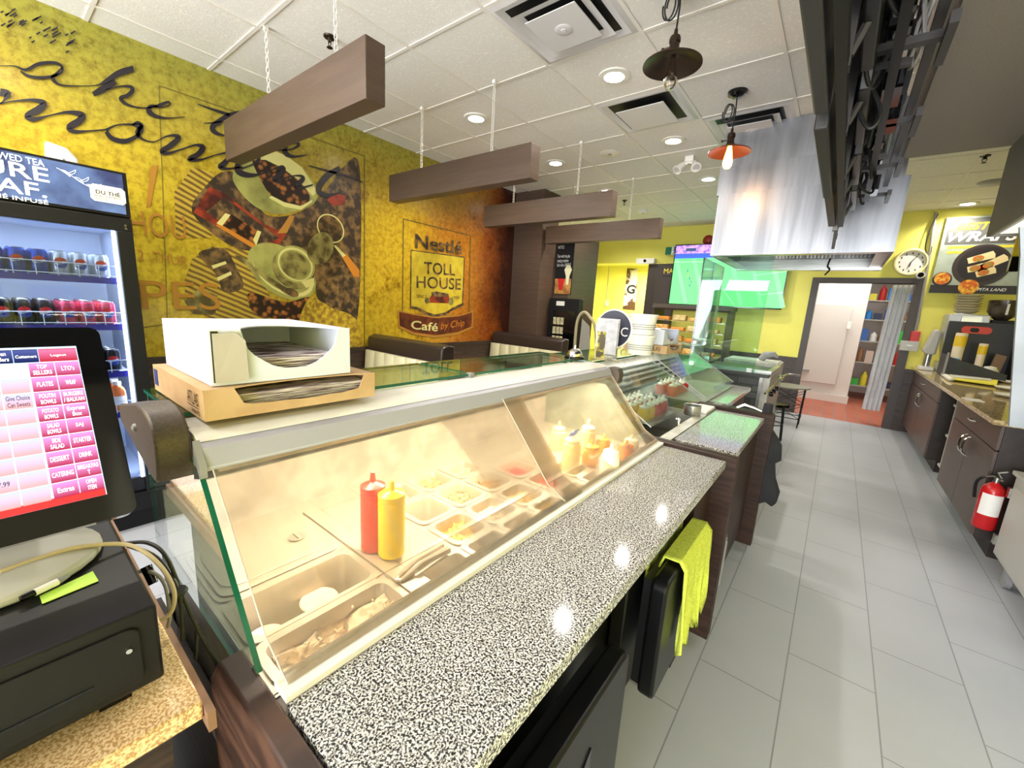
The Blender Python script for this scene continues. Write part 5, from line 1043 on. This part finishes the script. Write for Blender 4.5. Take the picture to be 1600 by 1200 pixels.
text('poster_lettering','BEST',(x0+.10,PY-.002,z1-.16),(1,0,0),(0,0,1),.30,.085,mat('poster_yellow',(236,220,40),.5),t,.02,.3);text('poster_lettering','WRAPS',(x0+.05,PY-.002,z1-.30),(1,0,0),(0,0,1),.60,.12,M['wtext'],t,.03,.3)
b=MB();b.box(x0,x1,PY-.001,PY,z0,z0+.10,2);b.box(x0+.03,x1-.02,PY-.001,PY,z1-.33,z1-.02,6);b.box(x0+.07,x1-.1,PY-.0015,PY,z1-.38,z1-.35,4);b.box(x0+.07,x1-.2,PY-.0015,PY,z1-.44,z1-.41,4)
pc=(x0+.40,z0+.34);b.lathe([(.001,-.002),(.25,-.002)],(pc[0],PY,pc[1]),30,'y',0);b.lathe([(.001,-.003),(.215,-.003)],(pc[0]+.01,PY,pc[1]+.01),30,'y',2)
def wrapp(cx,cz,an,l):
    P=[];d=Vector((math.cos(an),0,math.sin(an)));n_=Vector((-math.sin(an),0,math.cos(an)));c0=Vector((cx,PY-.004,cz));b.add([c0-d*l-n_*.035,c0+d*l-n_*.045,c0+d*l*1.1,c0+d*l+n_*.045,c0-d*l+n_*.035],[(0,1,2,3,4)],1);e_=c0-d*l*.2+Vector((0,-.001,0));b.add([e_+d*.05*math.cos(t_)+n_*.036*math.sin(t_) for t_ in [k*.524 for k in range(12)]],[tuple(range(12))],3)
wrapp(pc[0]-.02,pc[1]+.09,.35,.11);wrapp(pc[0]+.08,pc[1]+.02,.6,.13);wrapp(pc[0]-.03,pc[1]-.03,.3,.08);wrapp(pc[0]+.05,pc[1]-.08,.4,.08)
b.lathe([(.001,-.003),(.09,-.003)],(x0+.09,PY,z0+.17),18,'y',2);b.lathe([(.001,-.004),(.075,-.004)],(x0+.09,PY,z0+.18),18,'y',5);b.lathe([(.001,-.0035),(.09,-.0035)],(x0+.34,PY,z0+.08),18,'y',5)
b.build('poster_picture',[mat('plate_brown',(60,50,48),.4),mat('wrap_bread',(232,212,160),.5),mat('plate_dark',(42,36,38),.4),mat('wrap_filling',(150,140,60),.5,c2=(210,90,40),scale=40),mat('p_yellow',(226,210,60),.5),mat('fries',(206,90,30),.5,c2=(240,190,60),scale=30),mat('poster_dark_band',(84,84,80),.5)],t)
text('poster_lettering','PITA LAND',(x0+.42,PY-.003,z0+.035),(1,0,0),(0,0,1),.24,.035,M['wtext'],t,.01,.3)
# hanging yellow promo card, nearer
p0=px(1575,420,'y',5.0);t=T('promo_card','yellow food promotion card with a black base, hanging over the worktop','sign',(p0.x,5.0,p0.z));MB().box(p0.x,p0.x+.35,5.0,5.01,p0.z+.09,p0.z+.42).build('card_face',mat('promo_yellow',(236,214,60),.5,c2=(214,170,40),scale=9),t);MB().box(p0.x,p0.x+.35,4.98,5.03,p0.z-.02,p0.z+.09).build('card_base',M['gblack'],t)
b=MB();b.tube([(p0.x+.15,5.0,p0.z+.4),(p0.x+.15,5.0,CEIL)],.006,6);b.build('card_hanger',M['greycable'],t)

# ------------------------------------------------------------------ kitchen seen through the doorway
t=T('walk_in_door','large white insulated cold room door seen through the doorway','door',(-.1,8.5,0))
a,c=px(1262,598,'y',8.55),px(1332,478,'y',8.55)
b=MB();b.box(-.79,.31,9.5,9.6,.0,2.6);b.box(-.79,.33,9.40,9.5,0,.13);b.build('door_surround',M['doorwhite'],t);b=MB();b.box(-.425,.115,9.42,9.5,.31,1.745);b.build('door_leaf',mat('cold_door',(206,200,196),.45),t,bevel=.01)
b=MB();b.box(.10,.15,9.39,9.43,1.33,1.46);b.build('hinge',M['white'],t);b=MB();b.box(-.41,-.31,9.36,9.42,.50,.53);b.build('latch_handle',M['grey'],t)
t=T('kitchen_shelving','tall wire shelving stacked with supplies in the back room','shelving',(.6,10.6,0))
b=MB()
for x in (.33,1.05):
    for y in (10.2,10.7): b.tube([(x,y,0),(x,y,2.3)],.012,8)
b.build('shelf_post',M['lightgrey'],t)
zs=[.25,.7,1.1,1.5,1.85]
for z in zs: MB().box(.33,1.05,10.2,10.7,z,z+.02).build('shelf',M['lightgrey'],t)
cc=[((60,190,70),'green bottle'),((60,110,190),'blue package'),((230,220,60),'yellow bag'),((240,240,240),'white jug'),((190,40,40),'red tub'),((150,110,80),'brown carton'),((50,140,220),'bright blue roll'),((220,200,190),'pale tub'),((40,50,90),'navy box')]
nm=['bottom','second','middle','fourth','top']
for zi,z in enumerate(zs):
    for k in range(5):
        c_,l_=cc[(zi*4+k*2+zi)%9];x=.39+k*.135;h=.12+.05*((k*7+zi*3)%4)
        b=MB()
        if (k+zi)%2: b.lathe([(.001,0),(.05,0),(.052,.01),(.05,h*.7),(.02,h*.9),(.02,h),(.001,h)],(x,10.3,z+.02),14)
        else: b.box(x-.055,x+.055,10.25,10.38,z+.02,z+.02+h)
        tag(b.build('supply_container',mat('supply_%d%d'%(zi,k),c_,.5)),f'{l_}, number of the row on the {nm[zi]} kitchen shelf'.replace(', number of the row',''),l_.split()[-1],f'supplies on the {nm[zi]} kitchen shelf')
b=MB();vs=[];n=24
for k in range(n+1):
    u=k/n;y=7.95+.03*math.sin(u*23);x=.49+.20*u
    for j in range(9): v=j/8;vs.append((x-.035*v,y+.008*math.sin(j*2+k),1.985-1.80*v))
b.add(vs,[(k*9+j,(k+1)*9+j,(k+1)*9+j+1,k*9+j+1) for k in range(n) for j in range(8)]);tag(b.build('strip_curtain',M['plasticcurtain']),'translucent plastic strip curtain gathered on the right of the doorway','curtain')
# small wire stand in front of the doorway
t=T('folding_stool','low round topped stand with crossed black wire legs by the doorway','stool',(-.38,6.7,0))
b=MB();b.cyl((-.40,6.7,.53),.235,.015,28);b.build('stool_top',mat('stool_grey_green',(120,118,104),.5),t)
for x,y in ((-.56,6.56),(-.22,6.58),(-.22,6.86),(-.56,6.86)): MB().tube([(x,y,.53),(x-.01,y,0)],.009,6).build('leg',M['mblack'],t)
b=MB();z=[.12,.48]
for (xa,ya),(xb,yb) in (((-.56,6.56),(-.22,6.58)),((-.22,6.58),(-.22,6.86)),((-.56,6.86),(-.22,6.86))):
    b.tube([(xa,ya,z[0]),(xb,yb,z[0])],.006,6)
    for q in range(2): m0=z[0]+q*.18;b.tube([(xa,ya,m0),(xb,yb,m0+.18)],.004,5);b.tube([(xa,ya,m0+.18),(xb,yb,m0)],.004,5)
b.build('wire_brace',M['mblack'],t)
t=T('wire_chair','small black wire chair in front of the stone counter end','chair',(-.42,5.6,0))
b=MB();b.cyl((-.46,5.6,.44),.17,.03,20);b.build('seat',M['gblack'],t)
for a in range(4): x,y=-.46+.15*math.cos(a*1.57+.8),5.6+.15*math.sin(a*1.57+.8);MB().tube([(x,y,.44),(x+(.03 if x>-.46 else -.03),y,0)],.008,6).build('leg',M['mblack'],t)
b=MB();b.tube([(-.46+.13*math.cos(k*.314),5.6+.13*math.sin(k*.314),.22) for k in range(20)],.006,6,closed=True);b.build('ring_brace',M['mblack'],t)

# ------------------------------------------------------------------ stone counter, griddle, glass guard, hood
def stone():
    m=bpy.data.materials.new('dark_stacked_stone');nt,N,L=nodes(m);b=N['Principled BSDF'];b.inputs['Roughness'].default_value=.5
    tc=N.new('ShaderNodeTexCoord');s=N.new('ShaderNodeSeparateXYZ');cx=N.new('ShaderNodeCombineXYZ');ad=N.new('ShaderNodeMath');L.new(tc.outputs['Object'],s.inputs[0]);L.new(s.outputs[0],ad.inputs[0]);L.new(s.outputs[1],ad.inputs[1]);L.new(ad.outputs[0],cx.inputs[0]);L.new(s.outputs[2],cx.inputs[1])
    br=N.new('ShaderNodeTexBrick');br.inputs['Scale'].default_value=1;br.inputs['Brick Width'].default_value=.24;br.inputs['Row Height'].default_value=.06;br.inputs['Mortar Size'].default_value=.004;br.inputs['Color1'].default_value=(*lin((70,72,72)),1);br.inputs['Color2'].default_value=(*lin((48,49,50)),1);br.inputs['Mortar'].default_value=(*lin((24,24,24)),1);L.new(cx.outputs[0],br.inputs['Vector']);L.new(br.outputs[0],b.inputs['Base Color'])
    bp=N.new('ShaderNodeBump');bp.inputs['Strength'].default_value=.6;bp.inputs['Distance'].default_value=.02;L.new(br.outputs['Fac'],bp.inputs['Height']);L.new(bp.outputs[0],b.inputs['Normal']);return m
M['stone']=stone()
t=T('stone_counter','counter clad in dark stacked stone tiles under the stainless hood','counter',(-.7,4.5,0))
b=MB();b.box(-1.10,-.47,4.12,4.16,0,.92);b.box(-1.10,-1.06,4.12,4.95,0,.92);b.build('stone_cladding',M['stone'],t)
b=MB();b.box(-1.14,-.40,4.08,4.20,.92,.95);b.box(-1.14,-1.0,4.08,4.98,.92,.95);b.build('counter_top',mat('charcoal_top',(54,54,56),.25),t,bevel=.003)
b=MB();b.box(-.47,-.445,4.10,4.125,0,.92);b.build('corner_trim',M['steel'],t)
t=T('griddle','stainless griddle with a dark cooking plate behind the stone counter','griddle',(-.7,4.6,0))
b=MB();b.box(-1.0,-.40,4.2,4.95,.1,.91);b.build('griddle_body',M['steelm'],t);b=MB();b.box(-.98,-.44,4.22,4.9,.91,.935);b.build('cooking_plate',mat('griddle_plate',(52,48,48),.3,.5),t,bevel=.003)
b=MB();b.box(-.445,-.40,4.2,4.95,.91,.96);b.box(-1.0,-.40,4.2,4.225,.91,.97);b.build('splash_edge',M['steel'],t)
b=MB()
for y in (4.35,4.55,4.75): b=MB();b.cyl((-.4,y,.75),.022,.03,14,'x');b.build('burner_knob',M['gblack'],t)
t=T('warming_cabinet','low steel appliance with a glass top behind the griddle','appliance',(-.6,5.2,0));b=MB();b.box(-.95,-.42,5.05,5.45,.1,.96);b.build('cabinet_body',M['steelm'],t,bevel=.004);b=MB();b.box(-.93,-.44,5.07,5.43,.96,.97);b.build('top_plate',M['lightgrey'],t)
b=MB();b.tube([(-.62,5.2,.975),(-.58,5.2,1.03),(-.5,5.2,1.05),(-.46,5.2,1.02)],[.03,.045,.03,.012],10);tag(b.build('towel_bundle',M['grey']),'crumpled grey cloth on top of the appliance behind the griddle','cloth')
b=MB();b.tube(smooth([(-.40,4.0,.80),(-.34,4.35,.90),(-.30,4.5,.93),(-.22,4.8,.90)],5),.008,8);b.ball((-.34,4.4,.90),.028);tag(b.build('hand_shower',M['chrome']),'chrome lever tap sticking out at the end of the stone counter','tap')
# glass guard
t=T('glass_guard','tall clear glass guard panels standing on the stone counter','glass guard',(-1,4.4,.95))
def gp(x0,x1,y0,y1,z0,z1): b=MB();pane(b,x0,x1,y0,y1,z0,z1);b.build('glass_panel',[M['guard'],M['gedge2']],t)
M['gedge2']=mat('dark_glass_edge',(30,60,54),.2)
gp(-1.06,-.52,4.10,4.108,.952,1.93);gp(-1.07,-1.062,4.11,4.50,.952,1.93);gp(-1.07,-1.062,4.505,4.94,.952,1.93)
b=MB()
for x,y in ((-1.04,4.104),(-.56,4.104),(-1.066,4.3),(-1.066,4.8)): b.box(x-.02,x+.02,y-.012,y+.012,.95,.985)
b.build('glass_clamp',M['steel'],t)
b=MB()
b.box(-1.068,-1.058,4.1,4.11,.95,1.93);b.build('corner_joint',M['gblack'],t)
# hood over the griddle
hd2=T('stainless_hood','large stainless extraction hood over the stone counter','extraction hood',(-.4,4.4,1.9))
HY0,HY1,HX0,HX1=3.87,5.05,-.96,.205
b=MB();b.box(HX0,HX1,HY0,HY0+.02,1.915,2.395);b.box(HX0,HX0+.02,HY0,HY1,1.915,2.395);b.box(HX1-.02,HX1,HY0,HY1,1.915,2.395);b.box(HX0,HX1,HY1-.02,HY1,1.915,2.395);b.box(HX0,HX1,HY0,HY1,2.38,2.40);b.build('hood_skirt',M['brushed'],hd2)
b=MB();b.box(-.985,HX1-.03,HY0+.03,HY1,2.40,2.62);b.box(-.985,HX1-.03,HY0+.05,HY1,2.62,CEIL-.004);b.build('hood_upper',M['brushed'],hd2)
b=MB();b.box(HX0,HX1,HY0+.02,HY0+.09,1.915,1.93);b.box(HX0+.02,HX0+.09,HY0,HY1,1.915,1.93);b.box(HX1-.09,HX1-.02,HY0,HY1,1.915,1.93);b.box(HX0,HX1,HY1-.10,HY1,1.90,2.0);b.build('hood_gutter',M['steel'],hd2)
b=MB();
for k in range(3):
    xa=-.6+k*.25
    for q in range(8): b.box(xa+q*.028,xa+q*.028+.014,4.85,4.87,2.0,2.3)
b.build('baffle_filter',M['steelm'],hd2)
b=MB();b.box(-.8,-.7,4.3,4.5,2.3,2.38);b.build('hood_lamp',M['lamp'],hd2)
b=MB();b.tube(smooth([(-.17,4.9,2.0),(-.18,4.9,1.93),(-.16,4.9,1.90),(-.19,4.9,1.85)],4),.008,6);tag(b.build('hanging_chain',M['mblack']),'short black chain hanging under the hood','chain')
b=MB();b.tube([(-1.0,5.2,1.5),(-1.0,5.2,1.1)],.01,6);
# ------------------------------------------------------------------ menu boards seen from behind
M['rigmetal']=mat('rig_metal',(58,55,54),.45,.3)
t=T('menu_board_rig','row of dark menu screens and brackets hung over the aisle, seen from behind','menu boards',(-.1,1.5,2.3))
for k,(y0,y1) in enumerate(((-.6,.55),(.60,1.60),(1.66,2.56),(2.62,3.42))):
    b=MB();b.prism([(-.165,2.0+(.02 if k%2 else 0)),(-.128,2.0+(.02 if k%2 else 0)),(-.128,2.62),(-.165,2.62)],'y',y0,y1);s=b.build('menu_screen',mat('screen_back_%d'%k,((36,35,37),(46,45,48),(34,33,35),(58,46,38))[k],.5),t,bevel=.006)
    b=MB();ym=(y0+y1)/2;b.box(-.128,-.11,ym-.32,ym+.32,2.14,2.46)
    for q in range(9): b.box(-.11,-.106,ym-.28+q*.065,ym-.25+q*.065,2.18,2.42)
    b.build('back_cover',M['mblack'],s)
    for yy in (ym-.28,ym+.28):
        b=MB();b.box(-.11,-.085,yy-.02,yy+.02,2.03,2.6);b.box(-.085,.04,yy-.012,yy+.012,2.20,2.222);b.box(-.085,.0,yy-.012,yy+.012,2.36,2.38);b.tube([(-.09,yy,2.06),(.02,yy,2.36)],.010,6);b.tube([(-.09,yy,2.5),(.0,yy,2.2)],.008,6);b.build('mount_bracket',M['rigmetal'],t)
b=MB();b.box(-.05,-.01,-1.2,3.5,2.34,2.42);b.box(.03,.06,-1.2,3.45,2.40,2.46);b.build('mount_rail',M['mblack'],t)
for y in (.3,.9,1.5,2.1,2.7,3.3):
    b=MB();b.box(-.055,.065,y-.02,y+.02,2.42,2.45);b.tube([(-.03,y,2.42),(-.03,y,CEIL)],.018,10);b.build('mount_pole',M['rigmetal'],t)
    b=MB();b.box(-.06,.11,y+.2,y+.23,2.20,2.22);b.box(.09,.11,y+.1,y+.33,2.18,2.21);b.build('cross_arm',M['rigmetal'],t)
for k in range(5):
    y=.5+k*.62;b=MB();b.prism([(y,2.12),(y+.5,2.12),(y+.54,2.2),(y+.5,2.33),(y,2.33),(y-.04,2.2)],'x',-.075,-.045);b.build('driver_box',M['black'],t,bevel=.004)
for x_,z_ in ((-.10,2.02),(.0,2.16),(.075,2.24)):
    b=MB();b.box(x_-.012,x_+.012,-1.2,3.45,z_,z_+.03);b.build('long_channel',M['rigmetal'] if z_>2.2 else M['mblack'],t)
b=MB();b.prism([(3.40,2.30),(3.66,1.94),(3.70,1.92),(3.72,1.94),(3.72,2.30)],'x',-.135,-.118);b.box(-.14,-.115,3.44,3.48,2.0,2.62);
b.build('end_bracket',mat('perforated_bracket',(104,100,98),.45,.5),t)
b=MB()
for z in (1.98,2.05,2.12): b.box(-.116,-.114,3.66,3.69,z,z+.035)
b.build('bracket_slots',M['gblack'],t)
for k in range(9):
    b=MB();y=.6+k*.33;b.box(-.03+.012*(k%3),.02+.012*(k%3),y,y+.16,2.18+.02*(k%4),2.26+.02*(k%4));b.build('power_supply',M['gblack'],t)
def wcab(pts,r,m,lab): b=MB();b.tube(smooth(pts,7),r,7);tag(b.build('hanging_cable',m),lab,'cable')
for k in range(12):
    y=.5+k*.26;random.seed(k);pts=[(-.04+random.uniform(-.03,.03),y,2.36),(-.06+random.uniform(-.02,.05),y+.10,2.16+random.uniform(0,.08)),(-.02+random.uniform(-.03,.05),y+.24,2.13+random.uniform(0,.1)),(.0,y+.36,2.36)]
    wcab(pts,.006,M['cable'],'black cable sagging behind the menu screens');bpy.context.scene.collection.objects[-1]['group']='black cables behind the menu screens'
cp=[];c0=px(1440,45,'z',2.30)
for k in range(40): a=2*math.pi*k/16;cp.append((c0.x+.01*math.sin(k),c0.y+.11*math.cos(a)+.02*math.sin(k*.7),c0.z+.085*math.sin(a)))
b=MB();b.tube(cp,.0055,7);tag(b.build('cable_coil',M['greycable']),'coiled grey white cable hanging from the menu rail','cable')
wcab([tuple(px(1418,60,'z',2.32)),tuple(px(1405,90,'z',2.28)),tuple(px(1398,130,'z',2.26)),tuple(px(1395,190,'z',2.25)),tuple(px(1385,240,'z',2.25))],.006,M['greycable'],'grey cable running down from the coiled cable along the menu rail')
wcab([tuple(px(1352,95,'y',1.9)),tuple(px(1340,150,'y',1.9)),tuple(px(1347,185,'y',1.9)),tuple(px(1360,200,'y',1.9)),tuple(px(1374,185,'y',1.9)),tuple(px(1374,165,'y',1.9)),tuple(px(1364,140,'y',1.9))],.007,M['cable'],'black cable loop dangling lowest from the menu rail')

# ------------------------------------------------------------------ right side line
t=T('range_hood','grey side hood with a lit white inside above the cooking line, at the right edge','extraction hood',(1.2,2.6,1.9))
b=MB();b.box(.56,.575,.3,3.54,1.94,2.398);b.box(.56,2.2,3.52,3.54,1.94,2.398);b.build('hood_skin',M['hoodgrey'],t)
b=MB();b.box(.575,.60,.3,3.52,1.95,2.39);b.box(.60,2.2,3.50,3.52,1.95,2.39);b.box(.60,2.19,.3,3.5,2.385,2.395);b.build('hood_inside',M['offwhite'],t)
b=MB();P=[(.79,.935),(.825,.935),(1.35,.935),(1.35,1.95),(.63,1.95),(.66,1.81)];b.prism(P,'y',3.30,3.325);tag(b.build('splash_panel',M['splash']),'vertical stainless splash panel at the right edge below the grey hood','panel')
t=T('chef_base','low grey painted kitchen cabinet on casters at the right edge','cabinet',(1.3,3.2,0))
b=MB();b.box(.96,1.7,1.8,3.66,.10,.60);b.box(.945,1.7,1.78,3.68,.60,.625);b.build('cabinet_body',M['lightgrey'],t,bevel=.004)
b=MB();b.box(.945,.96,2.75,3.60,.14,.55);b.build('cabinet_door',M['lightgrey'],t,bevel=.003)
b=MB();
for z in (.20,.50): b.box(.935,.95,3.60,3.64,z-.03,z+.03)
b.build('hinge',M['steel'],t)
for y in (3.42,2.0):
    b=MB();b.cyl((.965,y,.04),.04,.025,16,'x');b.box(.96,.99,y-.02,y+.02,.04,.10);b.build('caster',M['grey'],t)
b=MB();b.box(1.0,1.68,1.9,3.3,.626,.93);tag(b.build('cooking_range',M['steelm'],bevel=.004),'stainless cooking range standing on the grey cabinet','range')
# worktop and cabinets
b=MB();b.prism([(.825,3.72),(1.7,3.72),(1.7,7.66),(.845,7.66)],'z',.868,.90);tag(b.build('worktop',M['tan_top'],bevel=.003),'tan laminate worktop along the right wall','counter')
def cab(y0,y1,lab,zt=.868):
    t=T('base_cabinet',lab,'cabinet',(1.2,(y0+y1)/2,0),'dark brown base cabinets under the tan worktop')
    b=MB();b.box(.90,1.65,y0,y1,.12,zt);b.box(.98,1.6,y0+.02,y1,0.0,.12);b.build('cabinet_body',mat('cabinet_side',(50,38,34),.5,c2=(40,30,27),scale=20),t)
    ym=(y0+y1)/2
    b=MB();b.box(.882,.90,y0+.005,y1-.005,.70,.86);d=b.build('drawer',M['espresso'],t,bevel=.002);b=MB();b.tube([(.882,ym-.05,.78),(.86,ym-.04,.78),(.86,ym+.04,.78),(.882,ym+.05,.78)],.006,8);b.build('drawer_handle',M['chrome'],d)
    for a,c,hy in ((y0+.005,ym-.003,ym-.05),(ym+.003,y1-.005,ym+.05)):
        b=MB();b.box(.882,.90,a,c,.13,.692);d=b.build('door',M['espresso'],t,bevel=.002);b=MB();b.tube(smooth([(.882,hy,.66),(.855,hy,.64),(.848,hy,.59),(.855,hy,.54),(.882,hy,.52)],4),.007,8);b.build('door_handle',M['chrome'],d)
cab(3.80,5.0,'dark brown base cabinet nearest, with the extinguisher on its end');cab(5.75,7.64,'dark brown base cabinet farthest, against the far wall')
t=T('undercounter_rack','grey steel shelf unit in the gap between the two brown cabinets','shelf',(1.2,5.4,0));b=MB();b.box(1.0,1.6,5.08,5.12,.1,.84);b.box(1.0,1.6,5.66,5.70,.1,.84)
for z in (.1,.4,.7): b.box(.98,1.6,5.1,5.68,z,z+.02)
b.build('rack_frame',M['lightgrey'],t);b=MB();b.box(1.02,1.5,5.16,5.60,.42,.62);b.build('bin',M['grey'],t);b=MB();b.box(1.02,1.5,5.2,5.5,.12,.30);b.build('carton',M['card'],t)
# fire extinguisher
ex,ey=.900,3.70
t=T('fire_extinguisher','red fire extinguisher with a white label on the end of the brown cabinet','fire extinguisher',(ex,ey,.2))
b=MB();b.lathe([(.001,.0),(.044,.0),(.052,.012),(.052,.235),(.046,.265),(.03,.285),(.018,.292),(.018,.30),(.001,.30)],(ex,ey,.225),28);b.build('cylinder',mat('extinguisher_red',(190,22,28),.25),t)
b=MB();n=10;vs=[]
for k in range(n+1): a=R(-150+k*11);vs+=[(ex+.053*math.cos(a),ey+.053*math.sin(a),.32),(ex+.053*math.cos(a),ey+.053*math.sin(a),.455)]
b.add(vs,[(2*k,2*k+2,2*k+3,2*k+1) for k in range(n)]);b.build('label',M['white'],t)
b=MB();b.cyl((ex,ey,.525),.015,.03,12);b.tube([(ex+.025,ey,.54),(ex-.02,ey,.56),(ex-.05,ey-.01,.55)],.007,8);b.tube([(ex+.02,ey,.555),(ex,ey,.585),(ex+.035,ey,.60)],.007,8);b.build('valve_handle',M['steel'],t)
b=MB();b.tube(smooth([(ex-.01,ey,.54),(ex-.05,ey,.545),(ex-.075,ey+.01,.50),(ex-.065,ey+.02,.40)],5),.008,8);b.build('hose',M['mblack'],t)
b=MB();b.box(ex-.02,ex+.02,ey+.04,3.80,.44,.48);b.build('wall_hook',M['grey'],t)
# things on the worktop
def onw(x,y,z=.9): return px(x,y,'z',z)
t=T('coffee_machine','silver coffee machine behind the black organizer, with bowls stacked on top','coffee machine',(1.15,7.3,.9))
b=MB();b.box(1.02,1.34,7.12,7.5,.9,1.02);b.prism([(1.07,1.0),(1.34,1.0),(1.34,1.60),(1.09,1.62),(1.0,1.60),(1.0,1.35)],'y',7.14,7.5);b.build('machine_body',mat('silver_plastic',(186,188,196),.3,.4),t,bevel=.01);b=MB();b.box(1.12,1.32,7.12,7.14,1.05,1.44);b.build('machine_front',M['gblack'],t)
b=MB();b.box(1.1,1.26,7.06,7.14,1.50,1.58);b.cyl((1.18,7.09,1.44),.012,.07,10);b.build('brew_head',M['steel'],t);b=MB();b.box(1.02,1.30,7.06,7.12,.9,.93);b.build('drip_tray',M['steel'],t)
b=MB();b.lathe([(.001,0),(.07,0),(.115,.03),(.118,.034),(.001,.012)],(1.15,7.3,1.622),24)
t0=tag(b.build('bowl',mat('bowl_cream',(206,196,168),.5)),'cream soup bowl in the stack on top of the coffee machine','bowl','stacked bowls on the coffee machine')
for k in range(1,7): o=t0.copy();COL.objects.link(o);o.location=(.004*(k%2),0,k*.03)
t=T('juicer','grey and white upright juicer at the far corner of the worktop','appliance',(.94,7.3,.9))
b=MB();b.box(.87,1.0,7.22,7.42,.9,.95);b.build('juicer_base',M['white'],t,bevel=.01);b=MB();b.cyl((.93,7.3,.95),.035,.16,16);b.build('juicer_column',M['steel'],t);b=MB();b.prism([(.865,1.14),(.90,1.10),(.985,1.10),(.99,1.36),(.96,1.42),(.92,1.40)],'y',7.22,7.38);b.build('juicer_head',M['lightgrey'],t,bevel=.02)
t=T('coffee_grinder','coffee grinder with a smoky bean hopper at the right of the coffee machine','coffee grinder',(1.45,7.3,.9))
b=MB();b.box(1.36,1.56,7.2,7.45,.9,1.56);b.build('grinder_body',M['mblack'],t,bevel=.01);b=MB();b.lathe([(.05,0),(.10,.04),(.13,.09),(.135,.22),(.125,.225),(.001,.225)],(1.45,7.3,1.56),24);b.build('bean_hopper',mat('smoky_hopper',(58,50,44),.2,c2=(96,86,74),scale=8),t);b=MB();b.box(1.44,1.46,7.155,7.165,1.62,1.74);b.build('hopper_label',M['white'],t)
t=T('black_organizer','large open black organizer holding cup sleeves and bowls on the worktop','organizer',(1.2,6.8,.9))
b=MB();b.prism([(1.0,.91),(1.46,.91),(1.46,.985),(1.02,1.12),(.995,1.14)],'y',6.575,6.59);b.box(1.0,1.012,6.59,7.03,.91,1.14);b.box(1.0,1.56,7.02,7.035,.91,1.52);b.box(1.0,1.5,6.59,7.02,.905,.915);b.box(1.535,1.55,6.75,7.02,.91,1.5);b.build('organizer_shell',mat('organizer_black',(34,35,38),.45),t,bevel=.003)
b=MB();b.box(.985,1.0,6.56,6.59,.9,1.17);b.build('organizer_post',M['grey'],t)
b=MB();b.prism(rrect(1.11,1.35,1.39,1.47,.038),'y',7.008,7.018);o=b.build('red_sticker',mat('sticker_red',(214,60,44),.4),t,label='red rounded sticker');b=MB();b.prism(rrect(1.18,1.25,1.405,1.455,.02),'y',7.003,7.009);b.build('sticker_mark',M['mblack'],o)
def cupstack(x,y,z,h,r,lab):
    t=T('cup_sleeve',lab,'cups',(x,y,z));b=MB();b.lathe([(.001,0),(r*.9,0),(r,h*.98),(r*.9,h),(.001,h)],(x,y,z),20);b.build('sleeve',mat('cup_sleeve_'+str(int(h*100)),(232,216,190),.6),t);b=MB();b.lathe([(r*1.0,h*.68),(r*1.02,h*.92),(r*.98,h*.93)],(x,y,z),20,cap=False);b.build('yellow_band',mat('band_yellow_'+str(int(h*100)),(232,196,40),.5),t)
cupstack(1.09,6.78,.92,.47,.05,'tall sleeve of paper cups with a yellow band, taller one in the organizer');cupstack(1.275,6.78,.92,.37,.036,'shorter sleeve of paper cups with a yellow band')
for i,(x,y) in enumerate(((1.215,6.67),(1.345,6.665))):
    b=MB();b.lathe([(.062,0),(.068,.03),(.045,.075),(.001,.085)],(x,y,.975),18);tag(b.build('white_bowl',M['white']),('upturned white foam bowl in the organizer, left one','upturned white foam bowl in the organizer, right one')[i],'bowl')
b=MB();b.prism([(1.36,.93),(1.44,.93),(1.47,1.17),(1.39,1.19)],'y',6.80,6.84);tag(b.build('brown_packet',mat('kraft_packet',(130,104,84),.7)),'brown paper packet leaning in the organizer','packet')
b=MB();b.box(1.03,1.10,6.62,6.70,.96,1.11);tag(b.build('blue_packet',mat('light_blue_packet',(120,180,220),.6)),'light blue packet beside the tall cup sleeve','packet')
P=[onw(x,y,.915) for x,y in ((1472,583),(1560,592),(1557,603),(1480,592))];b=MB();b.sheet([P[0],P[1],P[2],P[3]],-.012);tag(b.build('yellow_folder',mat('folder_yellow',(236,222,70),.6)),'yellow folder lying in front of the black organizer','folder')
b=MB();P=[onw(x,y,.93) for x,y in ((1480,583),(1545,588),(1550,595),(1490,590))];b.sheet(P,-.004);tag(b.build('loose_papers',M['white']),'loose printed papers on the yellow folder','papers')
b=MB();
for k in range(6): c=onw(1475+k*2,588+k*1.5);b.ball((c.x,c.y,.92),.03,8,sz=.6)
tag(b.build('crumpled_tissue',M['white']),'crumpled white tissue at the front edge of the worktop','tissue')
for i,(x,y,l) in enumerate(((1580,622,'nearest'),(1578,610,'middle'),(1582,600,'farthest'))):
    c=onw(x,y);b=MB();b.lathe([(.001,0),(.09,0),(.13,.02),(.132,.025),(.09,.008),(.001,.006)],(c.x+.03,c.y,.902+i*.0),26);tag(b.build('plate',M['white']),f'white oval dish on the right of the worktop, {l}','dish')
t=T('steel_tray','stack of shiny steel lids at the right of the worktop','lids',(1.4,4.6,.9))
b=MB();
for k in range(4): b.box(1.24,1.5,4.5+.02*k,4.8+.02*k,.93+k*.02,.94+k*.02)
b.build('lid_stack',M['chrome'],t)
b=MB();b.tube(smooth([(1.14,4.35,.905),(1.2,4.45,.96),(1.28,4.5,.93),(1.33,4.4,.91)],5),.006,7);tag(b.build('worktop_cable',M['beigecable']),'white cable curling over the worktop','cable')
b=MB();c=onw(1520,625);b.box(c.x-.05,c.x+.05,c.y-.07,c.y+.07,.901,.905);tag(b.build('white_paper',M['white']),'small white paper slip on the tan worktop','paper')
